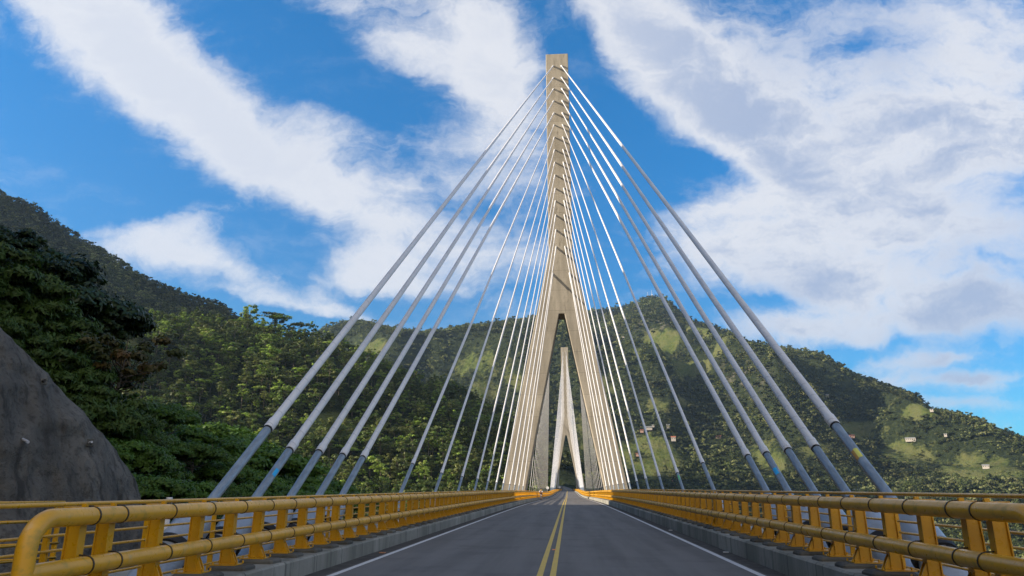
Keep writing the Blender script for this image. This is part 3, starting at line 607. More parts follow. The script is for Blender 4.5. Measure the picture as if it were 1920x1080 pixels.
# the other fans
def fan(yc, sgn, s, lab, grp, near=False):
    for i in range(16):
        off = 12.5 + 8.7 * (15 - i) if near else YB[0] * 0 + (133.6 - YB[i])
        if sgn * 1 == 1 and yc > 300: off = 133.6 - YB[i]
        elif yc > 300: off = 12.5 + 8.7 * (15 - i)
        off = min(off, 158.5)
        top = Vector((-.10 + s * (.87 if i < 15 else 1.6), yc + 2.5 + sgn * 2.5, HA[i])); yb = yc + sgn * off
        p14 = Vector((s * (7.15 if sgn * (300 - yc) > 0 else 6.9), yb, rz(yb) + 1.0)); dr = (top - p14).normalized(); dk = p14 - dr * (1.0 / dr.z)
        cable('stay_cable', lab, grp, dk, top, .052 if yc < 300 else .075, rz(yb) + 2.1, False, 8)
for s, w_ in ((-1, 'left'), (1, 'right')):
    fan(133.6, 1, s, f'white {w_} stay cable beyond the near pylon, seen inside its leg', f'stay cables behind the near pylon on the {w_}', True)
    fan(463.6, -1, s, f'pale stay cable in front of the distant pylon on the {w_}', f'stay cables in front of the distant pylon on the {w_}')
    fan(463.6, 1, s, f'stay cable behind the distant pylon on the {w_}', f'stay cables behind the distant pylon on the {w_}')

# ------------------------------------------------------------------ yellow traffic railings
TX, ZU, ZL, TR = 4.45, 1.23, .755, .088
def railing(s, y0):
    w_ = 'left' if s < 0 else 'right'; dz = -.055 if s < 0 else .0
    t = thing('traffic_railing', f'yellow two tube steel crash railing on pads along the {w_} kerb', 'railing', (s * TX, y0, 0), 'yellow crash railings')
    loc = lambda x, y, z: (s * (x - TX), y - y0, z)
    ys = list(np.arange(y0 + .35, 60, 2.0)) + list(np.arange(60, 592, 8.0)) + [590]
    rr = .27
    bend = [(TX, y0 + .35 - rr * math.sin(a), ZU - rr + rr * math.cos(a)) for a in np.linspace(0, math.pi / 2, 9)[1:]]
    up = [(TX, y, rz(y) + ZU) for y in ys[::-1]] + bend + [(TX, y0 + .35 - rr, ZL - .30)]
    mb = MB(); mb.tube([loc(p[0], p[1], p[2] + dz) for p in up], TR, 20); mb.build('upper_tube', 'tube', t)
    lo = [(TX, y0 + .10, ZL)] + [(TX, y, rz(y) + ZL) for y in ys]
    mb = MB(); mb.tube([loc(p[0], p[1], p[2] + dz) for p in lo], TR, 20); mb.build('lower_tube', 'tube', t)
    # one post, straps and pad, then copies
    def post_mb(mb, o=(0, 0, 0)):
        X0 = .083; zb = .42
        for z0, z1, xa, xb, yw in ((zb, ZU + .09, X0 + .012, X0 + .185, .012),):
            pass
        # web and two flanges of a tapering I section
        def plate(pts, y_, th):
            V = [(o[0] + s * a, o[1] + y_ + e * th / 2, o[2] + b_) for e in (-1, 1) for a, b_ in pts]; n_ = len(pts)
            F = [tuple(range(n_)), tuple(range(2 * n_ - 1, n_ - 1, -1))] + [(j, j + n_, (j + 1) % n_ + n_, (j + 1) % n_) for j in range(n_)]
            mb.add(V, F)
        plate([(X0 + .012, zb), (X0 + .152, zb), (X0 + .128, ZU + .07), (X0 + .012, ZU + .07)], 0, .07)
        mb.box((o[0] + s * (X0 + .004), o[1], o[2] + (zb + ZU + .07) / 2), (.016, .11, ZU + .07 - zb))
        mb.box((o[0] + s * (X0 + .142), o[1], o[2] + (zb + ZU + .07) / 2), (.014, .11, ZU + .04 - zb), Matrix.Rotation(-s * .028, 3, 'Y'))
        mb.box((o[0] + s * (X0 + .08), o[1], o[2] + ZU + .085), (.21, .15, .014))
        mb.box((o[0] + s * (X0 - .025), o[1] - .055, o[2] + ZU + .105), (.05, .035, .035))
        mb.box((o[0] + s * (X0 + .08), o[1], o[2] + zb + .010), (.40, .26, .018))
        plate([(X0 - .002, zb + .02), (X0 - .075, zb + .02), (X0 - .08, zb + .05), (X0 - .035, zb + .15), (X0 - .002, zb + .20)], .035, .014)
        plate([(X0 - .002, zb + .02), (X0 - .075, zb + .02), (X0 - .08, zb + .05), (X0 - .035, zb + .15), (X0 - .002, zb + .20)], -.035, .014)
        for a in (-.10, .26):
            for b_ in (-.10, .10):
                V = [(o[0] + s * (a + .08 - .03), o[1] + b_, o[2] + zb + .018), (o[0] + s * (a + .08 - .03), o[1] + b_, o[2] + zb + .055)]
                mb.tube(V, .013, 6)
    def strap_mb(mb, z, o=(0, 0, 0), n_=20):
        if True:
            mb.tube([(o[0], o[1] - .011, o[2] + z), (o[0], o[1] + .011, o[2] + z)], TR + .006, n_)
            mb.tube([(o[0], o[1], o[2] + z + TR + .004), (o[0] + s * .10, o[1], o[2] + z + TR + .01)], .009, 6)
    def pad_mb(mb, o=(0, 0, 0)): mb.bbox((o[0] + s * .065, o[1], o[2] + .375), (.56, .40, .095), .03)
    pos = []; y = 7.37 if s < 0 else 7.78; k_ = 0
    while y < 590:
        pos.append(y); k_ += 1; y += .48 if k_ % 14 == 1 else 1.01
    near, far = pos[:100], pos[100:]
    first = None
    for y in near:
        if first is None:
            mb = MB(); post_mb(mb); pst = mb.build('post', 'yellow', t)
            
            for z__ in (ZU, ZL): mb = MB(); strap_mb(mb, z__); mb.build('strap', 'strap', pst)
            mb = MB(); pad_mb(mb); mb.build('concrete_pad', 'pad', pst)
            first = pst
        else: pst = copy_tree(first, t)
        pst.location = (0, y - y0, rz(y) + dz)
    mb = MB(); mq = MB(); mp = MB()
    for y in far: post_mb(mb, (0, y - y0, rz(y) + dz)); mp.bbox((s * .065, y - y0, rz(y) + dz + .375), (.56, .40, .095), .03)
    o = stuff(mb.build('post', 'yellow', t)); o.name = 'posts'
    o = stuff(mp.build('concrete_pad', 'pad', t)); o.name = 'concrete_pads'
    # expansion sleeve seen as a dark slot
    for yj in (118.5,):
        mb = MB(); mb.tube([(0, yj - y0 - .15, rz(yj) + ZU + dz), (0, yj - y0 + .15, rz(yj) + ZU + dz)], TR + .02, 16); mb.tube([(0, yj - y0 - .15, rz(yj) + ZL + dz), (0, yj - y0 + .15, rz(yj) + ZL + dz)], TR + .02, 16)
        mb.box((s * .1, yj - y0, rz(yj) + .85), (.2, .30, .9)); mb.build('expansion_joint', 'strap', t)
    return t
railing(-1, 6.42); railing(1, 6.72)

# ------------------------------------------------------------------ light pedestrian fences at the deck edge
def fence(path, label, zs=(1.28, .94, .775, .60, .43, .28), step=2.0, rad=.021, z0=.08, name='pedestrian_fence', open_=False):
    """path: list of (x, y) corners"""
    o = Vector((path[0][0], path[0][1], 0)); t = thing(name, label, 'fence', o)
    P = []
    for (x0, y0), (x1, y1) in zip(path[:-1], path[1:]):
        L = math.hypot(x1 - x0, y1 - y0); n_ = max(1, int(round(L / (step if L < 120 else step))))
        for k_ in range(n_): u = k_ / n_; P.append((x0 + (x1 - x0) * u, y0 + (y1 - y0) * u))
    P.append(path[-1])
    for k_, z in enumerate(zs):
        mb = MB(); mb.tube([(p[0] - o.x, p[1] - o.y, rz(p[1]) + z + .06 * (p[0] > 0) * (k_ == 0) + (.02 if p[0] > 0 else -.015)) for p in P], rad * (1.25 if k_ == 0 else .85), 8); mb.build('rail', 'yellow', t)
    def pst(mb, p, s):
        q = (p[0] - o.x, p[1] - o.y, rz(p[1]))
        V = []
        for w_, z in ((.085, z0), (.055, zs[0] - .06)):
            for a, b_ in ((-.5, -1), (.5, -1), (.5, 1), (-.5, 1)): V.append((q[0] + s * .05 + a * w_, q[1] + b_ * .02, q[2] + z))
        mb.add(V, [(0, 3, 2, 1), (4, 5, 6, 7)] + [(j, (j + 1) % 4, (j + 1) % 4 + 4, j + 4) for j in range(4)])
        mb.box((q[0], q[1], q[2] + zs[0] - .05), (.02, .03, .09))
    s = 1 if P[0][0] > 0 else -1
    for p in P[:60]:
        mb = MB(); pst(mb, p, s); mb.build('post', 'yellow', t)
    if len(P) > 60:
        mb = MB()
        for p in P[60:]: pst(mb, p, s)
        stuff(mb.build('fence_posts', 'yellow', t))
    return t
fence([(-5.45, 4.2), (-5.45, 590)], 'thin yellow pipe fence along the left edge of the deck')
fence([(5.45, 4.2), (5.45, 590)], 'thin yellow pipe fence along the right edge of the deck')
fence([(-9.6, 5.0), (-7.75, 11.6), (-10.6, 8.4)], 'separate yellow pipe fence folding back on itself in front of the sprayed concrete slope', zs=(1.24, .96, .62, .40, .20, .02), z0=-.3)

# ------------------------------------------------------------------ sprayed concrete slope
def shot():
    crest = [(-330, 300), (-200, 400), (-100, 510), (0, 622), (30, 652), (70, 690), (110, 725), (140, 760), (165, 795), (190, 822), (215, 845), (235, 880), (246, 910), (252, 935), (256, 965), (258, 1000)]
    n = 240; cpx = np.interp(np.linspace(0, 1, n), np.linspace(0, 1, len(crest)), [c[0] for c in crest]); cpy = np.interp(np.linspace(0, 1, n), np.linspace(0, 1, len(crest)), [c[1] for c in crest])
    m_ = 140; V = []; rows = []
    for i in range(n):
        d_ = ray(cpx[i], cpy[i]); hd = math.hypot(d_[0], d_[1]); rr = 27.5 + 7 * (i / n) ** 1.2
        top = CAM + d_ / hd * rr; rows.append(top)
    rows = np.array(rows)
    nx, ny = .80, -.60                                 # the face looks towards the road and the camera
    for i in range(n):
        T = rows[i]; 
        for j in range(-8, m_):
            u = j / (m_ - 1)
            if j < 0:                                   # rounded shoulder going back into the hill
                k_ = -j / 8; x, y, z = T[0] - nx * k_ * 3.0, T[1] - ny * k_ * 3.0 + k_ * 1.2, T[2] - k_ ** 2 * 1.6 - .02 * k_
            else:
                dz_ = (T[2] + 5.0) * u; out = dz_ * .42 + 1.2 * (1 - math.exp(-dz_ * 1.2)) * .5
                x, y, z = T[0] + nx * out, T[1] + ny * out, T[2] - dz_
            V.append([x, y, z])
    V = np.array(V); a = V[:, 0] * .6 + V[:, 1] * .8
    dsp = fbm(a, V[:, 2] * .35, 3.2, 4, 9) * .85 + fbm(a, V[:, 2], .9, 6, 12) * .36 + fbm(a * 1.0, V[:, 2] * .12, 1.9, 3, 19, True) * .42
    V[:, 0] += dsp * nx; V[:, 1] += dsp * ny
    nn = m_ + 8; i = np.arange(n - 1)[:, None]; j = np.arange(nn - 1)[None]
    F = np.stack([i * nn + j, i * nn + j + 1, (i + 1) * nn + j + 1, (i + 1) * nn + j], -1).reshape(-1, 4)
    mb = MB(); mb.add(V, [tuple(f) for f in F.tolist()], True); o = mb.build('sprayed_concrete_slope', 'shotcrete')
    tag(o, 'rough dark grey sprayed concrete slope left of the bridge', 'retaining slope')
    return V.reshape(n, nn, 3)
SV = shot()
def on_slope(px, py):
    u, v = proj(SV.reshape(-1, 3)); k_ = np.argmin((u - px) ** 2 + (v - py) ** 2); return SV.reshape(-1, 3)[k_]
q = on_slope(44, 826); mb = MB(); mb.tube([(-.05, .03, 0.02), (.34, -.22, -.08)], .045, 14); o = mb.build('drain_pipe', 'pvc', None, tuple(q)); tag(o, 'short pale drain pipe sticking out of the sprayed concrete', 'pipe')
q = on_slope(165, 830); t = thing('anchor_plate', 'small square rock anchor plate bolted to the sprayed concrete', 'anchor plate', tuple(q)); rot = Vector((.8, -.6, .3)).to_track_quat('Z', 'Y').to_matrix()
mb = MB(); mb.box((.05, -.04, 0), (.26, .26, .04), rot); mb.build('plate', 'pad', t); mb = MB(); mb.tube([(.05, -.04, 0), (.24, -.18, .02)], .04, 10); mb.build('bolt', 'pvc', t)
q = on_slope(78, 715); t = thing('rock_anchor', 'dark rock anchor head near the top of the sprayed concrete', 'anchor head', tuple(q))
mb = MB(); mb.box((.05, -.04, 0), (.22, .22, .05), rot); mb.build('plate', 'pad', t); mb = MB(); mb.tube([(.05, -.04, 0), (.2, -.15, .02)], .05, 8); mb.build('bolt', 'rubber', t)
# stub pipe behind the left fence
mb = MB(); mb.tube([(0, 0, 0), (0, 0, 1.24)], .052, 16); o = mb.build('vent_pipe', 'casing', None, (-6.7, 12.9, .05)); tag(o, 'short upright pale grey pipe standing behind the left pipe fence', 'pipe')

# ------------------------------------------------------------------ foliage
def leaf_mesh(name, clumps, per, leaf, material, aspect=1.7, droop=.3, seed=1, tri=False, flat=.28):
    """clumps: list of (x,y,z, rx,rz); leaves are small rhombic faces spread over each clump's outer shell"""
    rg = np.random.default_rng(seed); V = []; cl = []
    tot = len(clumps) * per
    C = np.repeat(np.array(clumps), per, 0); a = np.repeat(rg.random(len(clumps)), per)
    d_ = rg.normal(size=(tot, 3)); d_ /= np.linalg.norm(d_, axis=1)[:, None]; d_[:, 2] = np.where(d_[:, 2] < -.25, -d_[:, 2] * .6, d_[:, 2])
    rad = rg.random(tot) ** .45
    P = C[:, :3] + d_ * np.stack([C[:, 3], C[:, 3], C[:, 4]], 1) * rad[:, None]
    nrm = d_ * (1 - flat) + rg.normal(size=(tot, 3)) * flat * .8 + np.array([0, 0, .35]); nrm /= np.linalg.norm(nrm, axis=1)[:, None]
    t = np.cross(nrm, rg.normal(size=(tot, 3))); t /= np.linalg.norm(t, axis=1)[:, None]; t[:, 2] -= droop; b_ = np.cross(nrm, t); b_ /= np.linalg.norm(b_, axis=1)[:, None]
    sz = leaf * (.6 + .8 * rg.random(tot))[:, None]
    q = np.stack([P - t * sz * .5 * aspect, P + b_ * sz * .5, P + t * sz * .5 * aspect, P - b_ * sz * .5], 1).reshape(-1, 3)
    F = np.arange(tot * 4).reshape(-1, 4)
    me = bpy.data.meshes.new(name); me.vertices.add(len(q)); me.vertices.foreach_set('co', q.ravel()); me.loops.add(tot * 4); me.polygons.add(tot)
    me.loops.foreach_set('vertex_index', F.ravel()); me.polygons.foreach_set('loop_start', np.arange(tot) * 4); me.polygons.foreach_set('loop_total', np.full(tot, 4)); me.update(calc_edges=True)
    at_ = me.attributes.new('clump', 'FLOAT', 'POINT'); at_.data.foreach_set('value', np.clip(np.repeat(a * .75 + .25 * rg.random(tot), 4), 0, 1)); me.materials.append(M[material]); return me
def crown_clumps(h, rad, base, n, seed, shape='round', cr=.3):
    rg = np.random.default_rng(seed); out = []
    for _ in range(n):
        while True:
            p = rg.uniform(-1, 1, 3)
            if np.linalg.norm(p) < 1: break
        p /= max(np.linalg.norm(p), .001); p *= rg.random() ** .35
        if shape == 'flat': p[2] = abs(p[2]) * .5 + .45
        if shape == 'umbrella': p[2] = .75 + p[2] * .16 - .3 * (p[0] ** 2 + p[1] ** 2)
        z = base + (h - base) * (p[2] * .5 + .5); w_ = rad * (1.0 if shape != 'cone' else (1.15 - (z - base) / (h - base)))
        k_ = rg.uniform(.6, 1.3) * cr * rad
        out.append((p[0] * w_, p[1] * w_, z, k_, k_ * (.7 if shape != 'umbrella' else .35)))
    return out
def trunk_mesh(name, h, r, clumps, seed, nl=7, n=7, lean=.04, base=.35):
    rg = random.Random(seed); mb = MB(); top = Vector((rg.uniform(-lean, lean) * h, rg.uniform(-lean, lean) * h, h))
    ctl = [Vector((0, 0, -1.5)), Vector((top.x * .2 + rg.uniform(-.02, .02) * h, top.y * .3, h * .35)), Vector((top.x * .6, top.y * .6 + rg.uniform(-.02, .02) * h, h * .65)), top]
    mb.tube(ctl, [r * 1.2, r * .85, r * .55, r * .18], n)
    cs = sorted(clumps, key=lambda c_: c_[2]); pick = [cs[int(i * (len(cs) - 1) / max(1, nl - 1))] for i in range(nl)]
    for c_ in pick:
        z0 = max(h * base, min(c_[2] - abs(c_[0]) * .4 - abs(c_[1]) * .4, h * .85)); u = z0 / h; a = Vector((top.x * u * .8, top.y * u * .8, z0)); e = Vector(c_[:3]); mid = a.lerp(e, .5) + Vector((0, 0, -.06 * h))
        mb.tube([a, mid, e], [r * .42, r * .26, r * .08], 5, False)
    me = bpy.data.meshes.new(name); me.from_pydata(mb.v, [], mb.f); me.polygons.foreach_set('use_smooth', mb.sm); me.materials.append(M['bark']); return me
# hillside kinds (unit height 10 m)
HK = []
spec = [(10, 3.6, 3.0, 26, 'round', .32, 34, .62), (11, 3.0, 3.6, 22, 'round', .34, 34, .60), (9, 4.6, 3.8, 24, 'flat', .30, 34, .60), (8, 3.4, 1.6, 24, 'round', .36, 34, .55), (12, 2.6, 5.0, 18, 'round', .38, 32, .55), (10, 4.4, 5.0, 20, 'umbrella', .34, 36, .50), (7, 3.8, .8, 24, 'flat', .34, 34, .6), (10, 2.4, 2.0, 20, 'cone', .40, 30, .5)]
for i, (h, rd, bs, nc, sh, cr, per, lf) in enumerate(spec):
    cl = crown_clumps(h, rd, bs, nc, 100 + i, sh, cr); HK.append((leaf_mesh('tree_crown', cl, per, lf * .8, 'leaf_hill', 1.4, .2, 200 + i), trunk_mesh('tree_trunk', h * .85, .20, cl, 300 + i, 6, 6), h))
def put_tree(kinds, i, x, y, z, sc, label, group=None, name='hillside_tree', cat='tree', rzz=None):
    cr, tr, h = kinds[i]; t = thing(name, label, cat, (x, y, z), group, random.uniform(0, 6.28) if rzz is None else rzz); t.scale = (sc * random.uniform(.9, 1.15), sc * random.uniform(.9, 1.15), sc)
    for nm, me in (('crown', cr), ('trunk', tr)):
        o = bpy.data.objects.new(nm, me); COL.objects.link(o); o.parent = t
    return t
# --- mid hill: sample spots, keep visible ones, the 300 largest become things
def spots(az0, az1, r0, r1, n, seed):
    rg = np.random.default_rng(seed); az = np.radians(rg.uniform(az0, az1, n)); r = np.sqrt(rg.uniform(r0 * r0, r1 * r1, n)); x = CAM[0] + r * np.sin(az); y = r * np.cos(az); return x, y, H(x, y), r
def thin(x, y, cell):
    k_ = np.floor(x / cell).astype(np.int64) * 100003 + np.floor(y / cell).astype(np.int64); _, i = np.unique(k_, return_index=True); return i
x, y, z, r = spots(-43, 2, 150, 700, 60000, 5)
keep = np.zeros(len(x), bool); keep[thin(x, y, 6.6)] = True
keep &= visible(x, y, z + 9) & (z > -70) & ~((np.abs(x) < 12) & (y < 600)) & ~((np.abs(x) < 20) & (y > 585))
md = mead(x, y, z); keep &= (md < .42) | (np.random.default_rng(1).random(len(x)) < .06)
x, y, z, r = x[keep], y[keep], z[keep], r[keep]
rg = np.random.default_rng(3); sc = (.5 + 1.0 * rg.random(len(x)) ** 1.6) * np.where(rg.random(len(x)) < .12, 1.3, 1.0); kd = rg.choice(len(HK), len(x), p=[.24, .22, .08, .18, .12, .03, .06, .07])
big = sc * 10 / r; u_, v_ = proj(np.stack([x, y, z + 5], -1)); inf_ = (u_ > 0) & (u_ < 1030) & (v_ > 560) & (v_ < 930)
order = np.argsort(-(big * inf_)); IND = set(order[:300].tolist())
GL = ['leafy round crowned tree in the forest on the left hillside', 'tall leafy tree in the forest on the left hillside', 'broad flat topped tree in the forest on the left hillside', 'low bushy tree in the forest on the left hillside', 'slim high crowned tree in the forest on the left hillside', 'spreading layered tree in the forest on the left hillside', 'wide low tree in the forest on the left hillside', 'pointed tree in the forest on the left hillside']
for i in IND: put_tree(HK, int(kd[i]), x[i], y[i], z[i] - .3, float(sc[i]), GL[int(kd[i])], 'forest trees on the left hillside')
rest = [i for i in range(len(x)) if i not in IND]
FOREST = [(x[i], y[i], z[i] - .3, sc[i], kd[i]) for i in rest]
print('mid hill trees', len(x))
# --- scatter object: one mesh of points, crowns instanced with geometry nodes
def scatter(name, pts, kinds, kindflag='stuff'):
    A = np.array(pts, float); me = bpy.data.meshes.new(name); me.vertices.add(len(A)); me.vertices.foreach_set('co', A[:, :3].ravel().astype(np.float32))
    for nm, ty, vals in (('sc', 'FLOAT', A[:, 3]), ('rot', 'FLOAT', np.random.default_rng(9).uniform(0, 6.28, len(A)))):
        a = me.attributes.new(nm, ty, 'POINT'); a.data.foreach_set('value', vals.astype(np.float32))
    a = me.attributes.new('kd', 'INT', 'POINT'); a.data.foreach_set('value', A[:, 4].astype(np.int32))
    o = bpy.data.objects.new(name, me); COL.objects.link(o)
    cc = bpy.data.collections.new(name + '_kinds')
    for i, me_ in enumerate(kinds):
        q = bpy.data.objects.new('kind%02d' % i, me_); cc.objects.link(q)
    ng = bpy.data.node_groups.new(name + '_scatter', 'GeometryNodeTree'); ng.interface.new_socket('Geometry', in_out='INPUT', socket_type='NodeSocketGeometry'); ng.interface.new_socket('Geometry', in_out='OUTPUT', socket_type='NodeSocketGeometry')
    N = ng.nodes; L = ng.links; gi = N.new('NodeGroupInput'); go = N.new('NodeGroupOutput'); ip = N.new('GeometryNodeInstanceOnPoints'); ci = N.new('GeometryNodeCollectionInfo'); ci.inputs[0].default_value = cc; ci.inputs[1].default_value = True; ci.inputs[2].default_value = True
    mp = N.new('GeometryNodeMeshToPoints')
    def attr(nm, ty):
        a = N.new('GeometryNodeInputNamedAttribute'); a.data_type = ty; a.inputs[0].default_value = nm; return a.outputs[0]
    cz = N.new('ShaderNodeCombineXYZ'); L.new(attr('rot', 'FLOAT'), cz.inputs[2]); er = N.new('FunctionNodeEulerToRotation'); L.new(cz.outputs[0], er.inputs[0])
    L.new(gi.outputs[0], mp.inputs[0]); L.new(mp.outputs[0], ip.inputs['Points']); L.new(ci.outputs[0], ip.inputs['Instance']); ip.inputs['Pick Instance'].default_value = True
    L.new(attr('kd', 'INT'), ip.inputs['Instance Index']); L.new(er.outputs[0], ip.inputs['Rotation']); L.new(attr('sc', 'FLOAT'), ip.inputs['Scale']); L.new(ip.outputs[0], go.inputs[0])
    md_ = o.modifiers.new('scatter', 'NODES'); md_.node_group = ng; o['kind'] = 'stuff'; return o
def joined(cr, tr):
    V = np.zeros(len(cr.vertices) * 3); cr.vertices.foreach_get('co', V); mb = MB(); mb.v = [tuple(p) for p in V.reshape(-1, 3)]; mb.f = [tuple(p.vertices) for p in cr.polygons]; n1_ = len(mb.f)
    o0 = len(mb.v); mb.v += [tuple(v.co) for v in tr.vertices]; mb.f += [tuple(i + o0 for i in p.vertices) for p in tr.polygons]
    me = bpy.data.meshes.new('tree_kind'); me.from_pydata(mb.v, [], mb.f); me.materials.append(cr.materials[0]); me.materials.append(tr.materials[0])
    me.polygons.foreach_set('material_index', [0] * n1_ + [1] * (len(mb.f) - n1_))
    vals = np.zeros(len(cr.vertices)); cr.attributes['clump'].data.foreach_get('value', vals); a = me.attributes.new('clump', 'FLOAT', 'POINT'); a.data.foreach_set('value', np.append(vals, np.zeros(len(mb.v) - len(vals)))); me.update(); return me
HKJ = [joined(c_, t_) for c_, t_, _ in HK]
scatter('hillside_forest', FOREST, HKJ)
# --- dark ridge and far mountains: smaller instanced crowns
FK = []
for i, (h, rd, bs, nc, per, lf, sh) in enumerate([(9, 4.0, 1.5, 9, 12, 1.5, 'round'), (11, 3.4, 2.5, 9, 12, 1.4, 'round'), (8, 5.0, 2.0, 10, 12, 1.5, 'flat'), (12, 3.0, 4.5, 7, 12, 1.3, 'round'), (6, 4.4, .5, 8, 12, 1.5, 'round')]):
    FK.append(leaf_mesh('far_kind', crown_clumps(h, rd, bs, nc, 500 + i, sh, .5), per, lf, 'leaf_far', 1.3, .1, 600 + i))
pts = []
x, y, z, r = spots(-45, -14, 640, 1300, 90000, 15); i_ = thin(x, y, 6.5); x, y, z, r = x[i_], y[i_], z[i_], r[i_]
kp = visible(x, y, z + 9) & (np.hypot(x, y) > 660); x, y, z, r = x[kp], y[kp], z[kp], r[kp]; rg = np.random.default_rng(4)
pts += list(zip(x, y, z - .5, rg.uniform(.6, 1.15, len(x)), rg.integers(0, 5, len(x))))
x, y, z, r = spots(-22, 40, 640, 2750, 420000, 25); i_ = thin(x, y, 8.3); x, y, z, r = x[i_], y[i_], z[i_], r[i_]
kp = visible(x, y, z + 12) & ~((np.abs(x + 10) < 26) & (y < 770)) & ~((np.degrees(np.arctan2(x, y)) < 2) & (r < 705)); md = mead(x, y, z); rg = np.random.default_rng(6); rn = rg.random(len(x)); hedge = np.abs(fbm(x, y, 130, 2, 83)) < .035; kp &= (rn > md * 1.7) | (rn < .07) | (hedge & (rn < .6))
x, y, z, r, md = x[kp], y[kp], z[kp], r[kp], md[kp]; print('far trees', len(x))
pts += list(zip(x, y, z - .6, (.7 + 1.15 * rg.random(len(x)) ** 1.7) * np.where(rg.random(len(x)) < .06, 1.45, 1.0) * (1 - .45 * np.clip(md * 2, 0, 1)), rg.integers(0, 5, len(x))))
scatter('far_forest', pts, FK)

# --- trees standing out on the crest of the left hill
def crest_tree(px, py, hgt, kind, label, rr=612, name='crest_tree'):
    az, tn = azel(px, py); x_ = CAM[0] + rr * math.sin(R(az)); y_ = rr * math.cos(R(az)); zb = float(H(np.array([x_]), np.array([y_]))[0]); ztop = CAM[2] + tn * rr
    zb = max(zb, ztop - hgt * 1.6); sc_ = (ztop - zb) / HK[kind][2]; put_tree(HK, kind, x_, y_, zb, sc_, label, None, name)
crest_tree(471, 572, 14, 0, 'dark wide layered tree topping the left hill crest, highest on it'); crest_tree(512, 586, 13, 5, 'open crowned tall tree on the crest with bare trunks, right of the widest one'); crest_tree(527, 592, 12, 2, 'dark feathery tree leaning right on the left hill crest')
crest_tree(541, 610, 6, 0, 'small round bush tree on the left hill crest, smallest of those against the sky'); crest_tree(562, 606, 9, 2, 'round dark crowned tree on the left hill crest, second from its right end'); crest_tree(588, 603, 11, 1, 'tall ball crowned tree at the right end of the left hill crest')
crest_tree(290, 580, 11, 0, 'bright sunlit round tree before the dark ridge, above the nearest dark trees', 590); crest_tree(262, 585, 9, 2, 'bright yellow green flat tree at the left end of the sunlit hill', 585); crest_tree(350, 594, 9, 1, 'bright green domed tree sunlit before the dark ridge', 590); crest_tree(411, 590, 9, 7, 'bright pointed tree on the sunlit left hill below the dark ridge end', 590)

# --- near trees in the shade behind the sprayed concrete
NK = {}
def near_kind(key, h, rd, bs, nc, per, lf, matn, sh, cr, asp, droop, r_, seed, nl=10):
    cl = crown_clumps(h, rd, bs, nc, seed, sh, cr); NK[key] = (leaf_mesh('tree_crown', cl, per, lf, matn, asp, droop, seed + 1), trunk_mesh('tree_trunk', h * .9, r_, cl, seed + 2, nl, 8), h)
near_kind('broad', 9, 4.2, 2.2, 70, 420, .19, 'leaf_dark', 'round', .24, 1.7, .3, .22, 700)
near_kind('broadb', 8, 4.6, 3.0, 64, 420, .19, 'leaf_dark', 'flat', .24, 1.7, .3, .20, 710)
near_kind('feather', 8, 3.6, .4, 80, 330, .13, 'leaf_feather', 'round', .26, 3.2, .5, .16, 720)
near_kind('featherb', 7, 4.2, .4, 80, 330, .13, 'leaf_feather', 'round', .26, 3.2, .5, .16, 730)
near_kind('lush', 7, 4.0, 1.2, 80, 300, .16, 'leaf_lush', 'flat', .24, 1.8, .25, .16, 740)
near_kind('lushb', 8, 3.4, .8, 80, 300, .16, 'leaf_lush', 'round', .25, 1.8, .25, .16, 750)
near_kind('red', 8, 4.0, 3.8, 30, 130, .2, 'leaf_red', 'round', .17, 1.6, .35, .17, 760, 16)
def near_tree(key, px, py_top, rr, label, group=None, hgt=None, name='slope_tree', minh=2.5):
    az, tn = azel(px, py_top); x_ = CAM[0] + rr * math.sin(R(az)); y_ = rr * math.cos(R(az)); zb = float(H(np.array([x_]), np.array([y_]))[0]) - .3; ztop = CAM[2] + tn * rr
    h_ = ztop - zb
    if hgt: h_ = hgt; zb = ztop - hgt
    h_ = max(h_, minh); h_ = min(h_, 9.5); put_tree(NK, key, x_, y_, ztop - h_, h_ / NK[key][2], label, group, name)
near_tree('broad', 15, 430, 60, 'dark glossy leaved tree at the left edge, topmost of the near trees', hgt=7); near_tree('broadb', 85, 500, 58, 'dark glossy leaved tree against the dark ridge, stepping down from the topmost near tree', hgt=6)
near_tree('broad', 170, 585, 58, 'dark spreading tree in front of the sunlit hill, lowest step of the dark crowns', hgt=5.5); near_tree('feather', 10, 475, 50, 'soft feathery dark green tree at the left edge above the concrete', hgt=7); near_tree('featherb', 75, 570, 50, 'soft feathery tree spilling over the top of the sprayed concrete', hgt=5.5)
near_tree('red', 235, 618, 47, 'sparse tree with bare branches and reddish leaves reaching right from the slope', hgt=6)
G_ = 'near trees behind the sprayed concrete slope'
for k_, (ky, px, py, rr) in enumerate([('feather', 130, 640, 46), ('featherb', 40, 520, 58), ('feather', 150, 700, 44), ('lushb', 120, 620, 54), ('broadb', 50, 490, 62), ('broad', -60, 430, 52), ('feather', -60, 470, 48), ('feather', 90, 650, 48), ('broad', 190, 660, 56), ('featherb', 200, 745, 44), ('broadb', 140, 560, 60), ('featherb', 20, 600, 46), ('feather', 60, 640, 45), ('broad', 120, 540, 62), ('feather', 170, 720, 46), ('broadb', 215, 690, 54)]):
    near_tree(ky, px, py, rr, {'b': 'dark glossy leaved tree crowded behind the sprayed concrete', 'f': 'soft feathery tree crowded behind the sprayed concrete', 'l': 'mid green leafy tree crowded behind the sprayed concrete'}[ky[0]], G_)
G2 = 'shaded green trees between the concrete slope and the first cables'
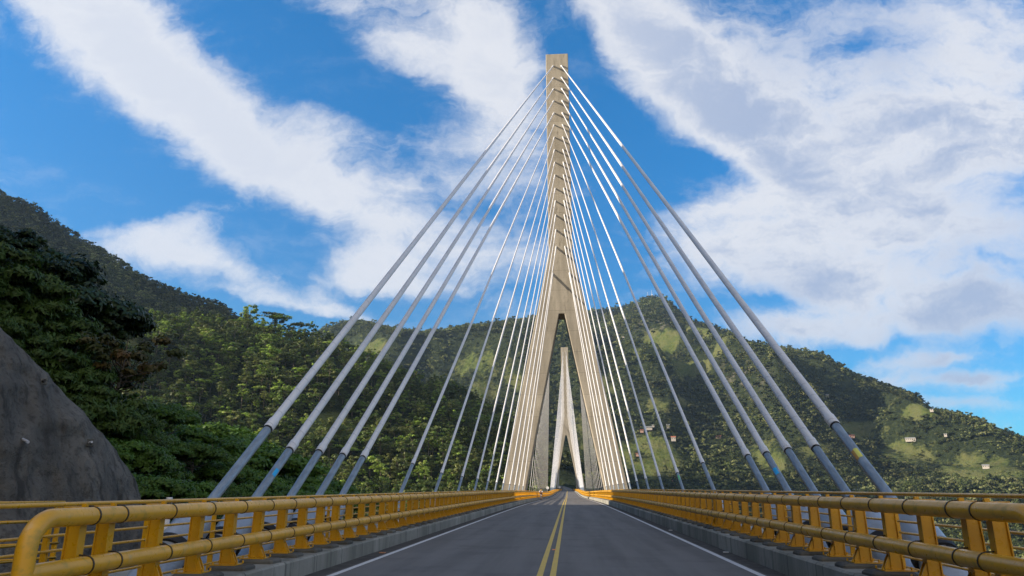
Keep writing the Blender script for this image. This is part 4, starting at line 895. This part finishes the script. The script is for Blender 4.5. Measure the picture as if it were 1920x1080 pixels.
for k_, (ky, px, py, rr) in enumerate([('lushb', 250, 740, 56), ('featherb', 240, 770, 50), ('lush', 285, 760, 60), ('lushb', 330, 800, 66), ('lush', 270, 810, 48), ('lush', 310, 835, 54), ('lushb', 400, 815, 64), ('lush', 440, 830, 68), ('lushb', 285, 850, 44), ('lush', 250, 845, 42), ('lush', 365, 835, 56), ('lush', 480, 845, 72), ('lushb', 505, 870, 76), ('lush', 410, 870, 58), ('lushb', 330, 870, 48), ('lush', 540, 890, 80), ('lush', 460, 885, 62), ('lushb', 250, 805, 44), ('lush', 235, 790, 48), ('feather', 290, 770, 72), ('lush', 370, 800, 76), ('lushb', 440, 800, 84),
      ('lush', 262, 895, 38), ('lushb', 300, 900, 40), ('lush', 345, 905, 42), ('featherb', 390, 905, 46), ('lush', 430, 908, 50), ('lushb', 475, 910, 54), ('lush', 520, 912, 60), ('lush', 570, 912, 68), ('lushb', 330, 890, 52), ('featherb', 280, 880, 46), ('lush', 610, 915, 80), ('lushb', 240, 860, 40), ('lush', 228, 830, 42)]):
    near_tree(ky, px, py, rr, {'l': 'leafy shaded tree below road level beside the left cables', 'f': 'feathery shaded tree beside the left cables'}[ky[0]], G2)

# ------------------------------------------------------------------ houses and masts on the mountain
def ground_at(px, py):
    d_ = ray(px, py); hd = math.hypot(d_[0], d_[1]); rr = np.geomspace(700, 3200, 1500); X = CAM[0] + d_[0] / hd * rr; Y = d_[1] / hd * rr; Z = H(X, Y); tn = d_[2] / hd
    ok = np.where((Z - CAM[2]) / rr > tn)[0]; k_ = ok[0] if len(ok) else len(rr) // 2; return X[k_], Y[k_], Z[k_], rr[k_]
def house(px, py, wpx, hpx, wall, roof, label, n_win=3):
    x_, y_, z_, rr = ground_at(px, py); a = math.atan2(x_, y_); w_ = wpx * rr / FPX; h_ = max(3.0, hpx * rr / FPX); dpt = 8.0
    t = thing('farmhouse', label, 'house', (x_, y_ - 6, z_ + 1), 'farmhouses scattered on the mountain', -a)
    mb = MB(); mb.box((0, 0, h_ * .35 - 1.5), (w_, dpt, h_ * .7 + 3)); mb.build('wall', wall, t)
    mb = MB(); hw, hd2, e = w_ / 2 + .6, dpt / 2 + .8, h_ * .7
    mb.add([(-hw, -hd2, e), (hw, -hd2, e), (hw, hd2, e), (-hw, hd2, e), (-hw, 0, e + h_ * .35), (hw, 0, e + h_ * .35)], [(0, 1, 5, 4), (2, 3, 4, 5), (0, 4, 3), (1, 2, 5), (0, 3, 2, 1)]); mb.build('roof', roof, t)
    for q in range(n_win):
        mb = MB(); mb.box((-w_ / 2 + w_ * (q + .5) / n_win, -dpt / 2 - .03, h_ * .32), (1.3, .1, 1.4)); mb.build('window', 'window_dark', t)
house(1168, 634, 5, 2.5, 'house_wall', 'roof_zinc', 'tiny pale house high on the mountain right of the near pylon')
house(1215, 806, 14, 4, 'house_wall', 'roof_zinc', 'long cream farm building on the mountain spur behind the right cables', 6)
house(1224, 801, 4, 3, 'house_wall', 'roof_zinc', 'small pale green roofed shed just above the long cream farm building', 1)
house(1203, 811, 6, 3, 'house_wall_pink', 'roof_tile', 'small pinkish house left of the long cream farm building', 2)
house(1252, 803, 5, 5, 'house_wall', 'roof_zinc', 'narrow pale tower like building right of the long cream farm building', 1)
house(1262, 826, 8, 6, 'house_wall', 'roof_tile', 'white house with red roof below the long cream farm building', 2)
house(1346, 822, 9, 3, 'house_wall_pink', 'roof_tile', 'low red roofed house among trees on the mountain between the thick cables', 2)
house(1195, 855, 6, 2.5, 'house_wall_pink', 'roof_tile', 'small orange walled house low on the mountain beside the near pylon leg', 2)
house(1258, 906, 4, 2, 'house_wall_pink', 'roof_tile', 'tiny orange roofed house just above the right railing', 1)
house(1550, 747, 5, 3, 'house_wall', 'roof_zinc', 'bright white house on the sunny spur of the right mountain'); house(1593, 821, 12, 3, 'house_wall_pink', 'roof_tile', 'low orange and white house right of the nearest cable'); house(1705, 828, 15, 4, 'house_wall', 'roof_zinc', 'long white house in the middle of the right mountain side', 5)
house(1845, 878, 9, 4, 'house_wall', 'roof_zinc', 'grey house at the edge of the open pasture on the right mountain', 3); house(1744, 772, 5, 2, 'house_wall', 'roof_zinc', 'small white house on the green field high on the right ridge', 1); house(1770, 819, 4, 2, 'house_wall', 'roof_zinc', 'tiny white hut in the shaded right mountain side', 1)
house(1605, 922, 14, 3, 'house_wall', 'roof_zinc', 'pale sheds just above the right railing behind the nearest cable', 4)
for px, lab in ((1215, 'left of the two thin radio masts on the mountain peak'), (1222.5, 'right of the two thin radio masts on the mountain peak')):
    az, tn = azel(px, 563); rr = 2490.; x_ = CAM[0] + rr * math.sin(R(az)); y_ = rr * math.cos(R(az)); z_ = float(H(np.array([x_]), np.array([y_]))[0])
    t = thing('radio_mast', lab, 'mast', (x_, y_, z_ - 2)); mb = MB()
    for a in range(3): mb.tube([(math.cos(a * 2.1) * 1.5, math.sin(a * 2.1) * 1.5, 0), (math.cos(a * 2.1) * .35, math.sin(a * 2.1) * .35, 30)], .22, 5)
    for zz in range(2, 30, 3):
        q = 1.5 - 1.15 * zz / 30
        for a in range(3): mb.tube([(math.cos(a * 2.1) * q, math.sin(a * 2.1) * q, zz), (math.cos(a * 2.1 + 2.1) * q, math.sin(a * 2.1 + 2.1) * q, zz + 2.5)], .12, 4)
    mb.build('lattice', 'galvanised_post', t); mb = MB(); mb.tube([(1.2, -.4, 14), (1.2, -1.2, 14)], [1.6, 1.9], 12); mb.build('dish', 'white_sign', t)

# ------------------------------------------------------------------ far end: signs, motorcycle
def sign(px, yy, zb, hgt, shape, material, label, w_=.9, xw=None):
    az, _ = azel(px, 915); x_ = CAM[0] + yy * math.tan(R(az)) if xw is None else xw
    t = thing('road_sign', label, 'road sign', (x_, yy, zb)); mb = MB(); mb.tube([(0, 0, 0), (0, 0, hgt)], .06, 8); mb.build('post', 'galvanised_post', t)
    mb = MB(); rr = w_ / 2
    n_ = {'diamond': 4, 'disc': 20, 'rect': 4}[shape]; off = 0 if shape != 'rect' else math.pi / 4
    V = [(rr * math.cos(2 * math.pi * j / n_ + off) * (1.4 if shape == 'rect' else 1), e, hgt + rr * math.sin(2 * math.pi * j / n_ + off)) for e in (-.09, -.06) for j in range(n_)]
    mb.add(V, [tuple(range(n_)), tuple(range(2 * n_ - 1, n_ - 1, -1))] + [(j, (j + 1) % n_, (j + 1) % n_ + n_, j + n_) for j in range(n_)]); pl = mb.build('panel', material, t)
    if material == 'red_sign': mb = MB(); mb.tube([(0, -.095, hgt), (0, -.12, hgt)], rr * .62, 18); mb.build('face', 'white_sign', pl)
    return t
sign(1081.5, 598, -1, 3.4, 'diamond', 'sign_yellow', 'yellow diamond warning sign at the far end of the bridge', 1.7)
sign(1095, 596, -1, 1.9, 'disc', 'red_sign', 'red and white round sign at the far right end, left of a pair', 1.5); sign(1101.5, 594, -1, 2.1, 'disc', 'red_sign', 'red and white round sign at the far right end, right of a pair', 1.7)
sign(1049, 600, -1, 3.0, 'rect', 'white_sign', 'white signboard at the far left end of the bridge', 1.8)
sign(1026.5, 300, rz(300), 2.0, 'disc', 'white_sign', 'white round board seen over the left railing where it dips', 1.1)
# motorcycle on the far road
t = thing('motorcycle', 'tiny dark motorcycle on the climbing road beyond the bridge', 'motorcycle', (cx(690) + .6, 690, rz(690)))
for yq in (-.65, .65):
    mb = MB(); mb.tube([(.06 * e, yq, .32) for e in (-1, 1)], .32, 16); mb.build('wheel', 'tyre', t)
mb = MB(); mb.tube([(0, -.6, .75), (0, 0, .72), (0, .5, .85)], [.14, .2, .14], 10); mb.tube([(0, .6, .35), (0, .45, 1.0)], .05, 6); mb.tube([(-.35, .42, 1.02), (.35, .42, 1.02)], .03, 6); mb.build('frame', 'dark_cloth', t)

# ------------------------------------------------------------------ people
def skin_body(name, joints, edges, radii, parent, material, subs=2):
    me = bpy.data.meshes.new(name); me.from_pydata(joints, edges, []); o = bpy.data.objects.new(name, me); COL.objects.link(o); o.parent = parent
    sk = o.modifiers.new('skin', 'SKIN'); lay_ = me.skin_vertices[0].data if me.skin_vertices else None
    if lay_ is None:
        bpy.context.view_layer.objects.active = o; lay_ = me.skin_vertices[0].data
    for i, r_ in enumerate(radii): lay_[i].radius = (r_, r_)
    lay_[0].use_root = True; sk.use_smooth_shade = True; ss = o.modifiers.new('sub', 'SUBSURF'); ss.levels = subs; ss.render_levels = subs; me.materials.append(M[material]); return o
def rider(x_, y_, lab_p, lab_b, rzz):
    z_ = rz(y_)
    b = thing('bicycle', lab_b, 'bicycle', (x_, y_, z_), None, rzz)
    for yq in (-.52, .52):
        mb = MB(); ring_ = [(0, yq + .33 * math.cos(a), .34 + .33 * math.sin(a)) for a in np.linspace(0, 2 * math.pi, 25)]; mb.tube(ring_, .022, 6, False)
        w__ = mb.build('wheel', 'tyre', b); mb = MB()
        for a in np.linspace(0, math.pi, 7)[:-1]: mb.tube([(0, yq - .31 * math.cos(a), .34 - .31 * math.sin(a)), (0, yq + .31 * math.cos(a), .34 + .31 * math.sin(a))], .004, 4)
        mb.build('spokes', 'galvanised_post', w__)
    mb = MB(); bb = (0, -.08, .30); st = (0, -.22, .80); hd_ = (0, .38, .82); fr = (0, .52, .34); re = (0, -.52, .34)
    for a_, c_ in ((bb, st), (bb, hd_), (st, hd_), (re, bb), (re, st), (fr, hd_)): mb.tube([a_, c_], .018, 8)
    mb.build('frame', 'white_sign', b); mb = MB(); mb.tube([(-.21, .42, .98), (0, .40, .96), (.21, .42, .98)], .015, 6); mb.tube([hd_, (0, .40, .96)], .015, 6); mb.build('handlebar', 'dark_cloth', b)
    mb = MB(); mb.tube([(0, -.36, .92), (0, -.12, .93)], [.07, .03], 8); mb.tube([st, (0, -.23, .92)], .014, 6); mb.build('saddle', 'dark_cloth', b)
    p = thing('person', lab_p, 'person', (x_, y_, z_), None, rzz)
    J = [(0, -.22, 1.0), (0, -.12, 1.16), (0, .05, 1.32), (0, .14, 1.38), (0, .20, 1.47), (0, .24, 1.60),                     # pelvis, waist, chest, neck base, neck, head
         (-.18, .08, 1.33), (-.24, .22, 1.12), (-.21, .40, 1.0), (.18, .08, 1.33), (.24, .22, 1.12), (.21, .40, 1.0),
         (-.11, -.18, .94), (-.12, .14, .70), (-.11, -.02, .26), (-.11, .12, .20), (.11, -.18, .94), (.12, .16, .86), (.11, .0, .48), (.11, .14, .42)]
    E_ = [(0, 1), (1, 2), (2, 3), (3, 4), (4, 5), (2, 6), (6, 7), (7, 8), (2, 9), (9, 10), (10, 11), (0, 12), (12, 13), (13, 14), (14, 15), (0, 16), (16, 17), (17, 18), (18, 19)]
    Rr_ = [.15, .14, .16, .09, .06, .10, .065, .05, .035, .065, .05, .035, .10, .07, .05, .04, .10, .07, .05, .04]
    skin_body('body', J, E_, Rr_, p, 'skin')
    J2 = J[:4] + [J[6], J[7], J[9], J[10]]; skin_body('jersey', J2[1:], [(0, 1), (1, 2), (1, 3), (3, 4), (1, 5), (5, 6)], [.155, .178, .10, .085, .065, .085, .065], p, 'white_cloth', 1)
    skin_body('shorts', [J[0], J[12], J[13], J[16], J[17], J[1]], [(0, 1), (1, 2), (0, 3), (3, 4), (0, 5)], [.17, .12, .085, .12, .085, .15], p, 'dark_cloth', 1)
    mb = MB(); mb.tube([(0, .25, 1.62), (0, .25, 1.68), (0, .24, 1.73), (0, .23, 1.76)], [.125, .12, .085, .02], 14); mb.build('helmet', 'helmet_dark', p)
    mb = MB(); mb.box((0, -.12, 1.36), (.26, .14, .30), Matrix.Rotation(-.7, 3, 'X')); mb.build('backpack', 'yellow_cloth', p)
    for e in (-1, 1):
        mb = MB(); yq, zq = (.12, .20) if e < 0 else (.14, .42); mb.tube([(e * .11, yq - .08, zq - .01), (e * .11, yq + .14, zq - .04)], [.045, .035], 8); mb.build('shoe', 'dark_cloth', p)
    for e in (-1, 1):
        for f_ in range(5):
            mb = MB(); xx = e * .21 + e * (f_ - 2) * .018; yy = .42 + (.0 if f_ else -.02)
            mb.tube([(xx, yy - .02, 1.0), (xx, yy + .04, 1.015), (xx, yy + .045, .985), (xx, yy + .01, .965)], .0085, 6); mb.build('finger', 'skin', p)
rider(-3.78, 116, 'cyclist in pale top, dark shorts and helmet riding beside the left railing', 'white framed bicycle under the cyclist by the left kerb', math.pi - .12)

# ------------------------------------------------------------------ small litter and road studs
for k_, (px, py, lab) in enumerate([(1039, 1031.5, 'orange reflective road stud between the yellow lines, nearest'), (1052.5, 972, 'orange reflective road stud between the yellow lines, farther')]):
    d_ = ray(px, py); tt = (0 - CAM[2]) / d_[2]; q = CAM + d_ * tt; mb = MB(); mb.loft([[(-.05 * f_, -.05 * f_, h_), (.05 * f_, -.05 * f_, h_), (.05 * f_, .05 * f_, h_), (-.05 * f_, .05 * f_, h_)] for f_, h_ in ((1, 0), (.75, .018))])
    o = mb.build('road_stud', 'marker', None, (q[0], q[1], .005)); tag(o, lab, 'road stud')
for px, py, lab in ((1257.5, 994.5, 'flat white scrap lying by the right kerb, farther one'), (1361, 1036, 'flat white scrap lying by the right kerb, nearer one'), (717, 1037, 'small reddish leaf litter beside the left edge line')):
    d_ = ray(px, py); tt = (0 - CAM[2]) / d_[2]; q = CAM + d_ * tt; mb = MB(); mb.loft([[(-.07, -.04, h_), (.06, -.05, h_), (.07, .04, h_), (-.05, .05, h_)] for h_ in (0, .012)])
    o = mb.build('litter', 'white_sign' if px > 1000 else 'marker', None, (q[0], q[1], .004)); tag(o, lab, 'litter')
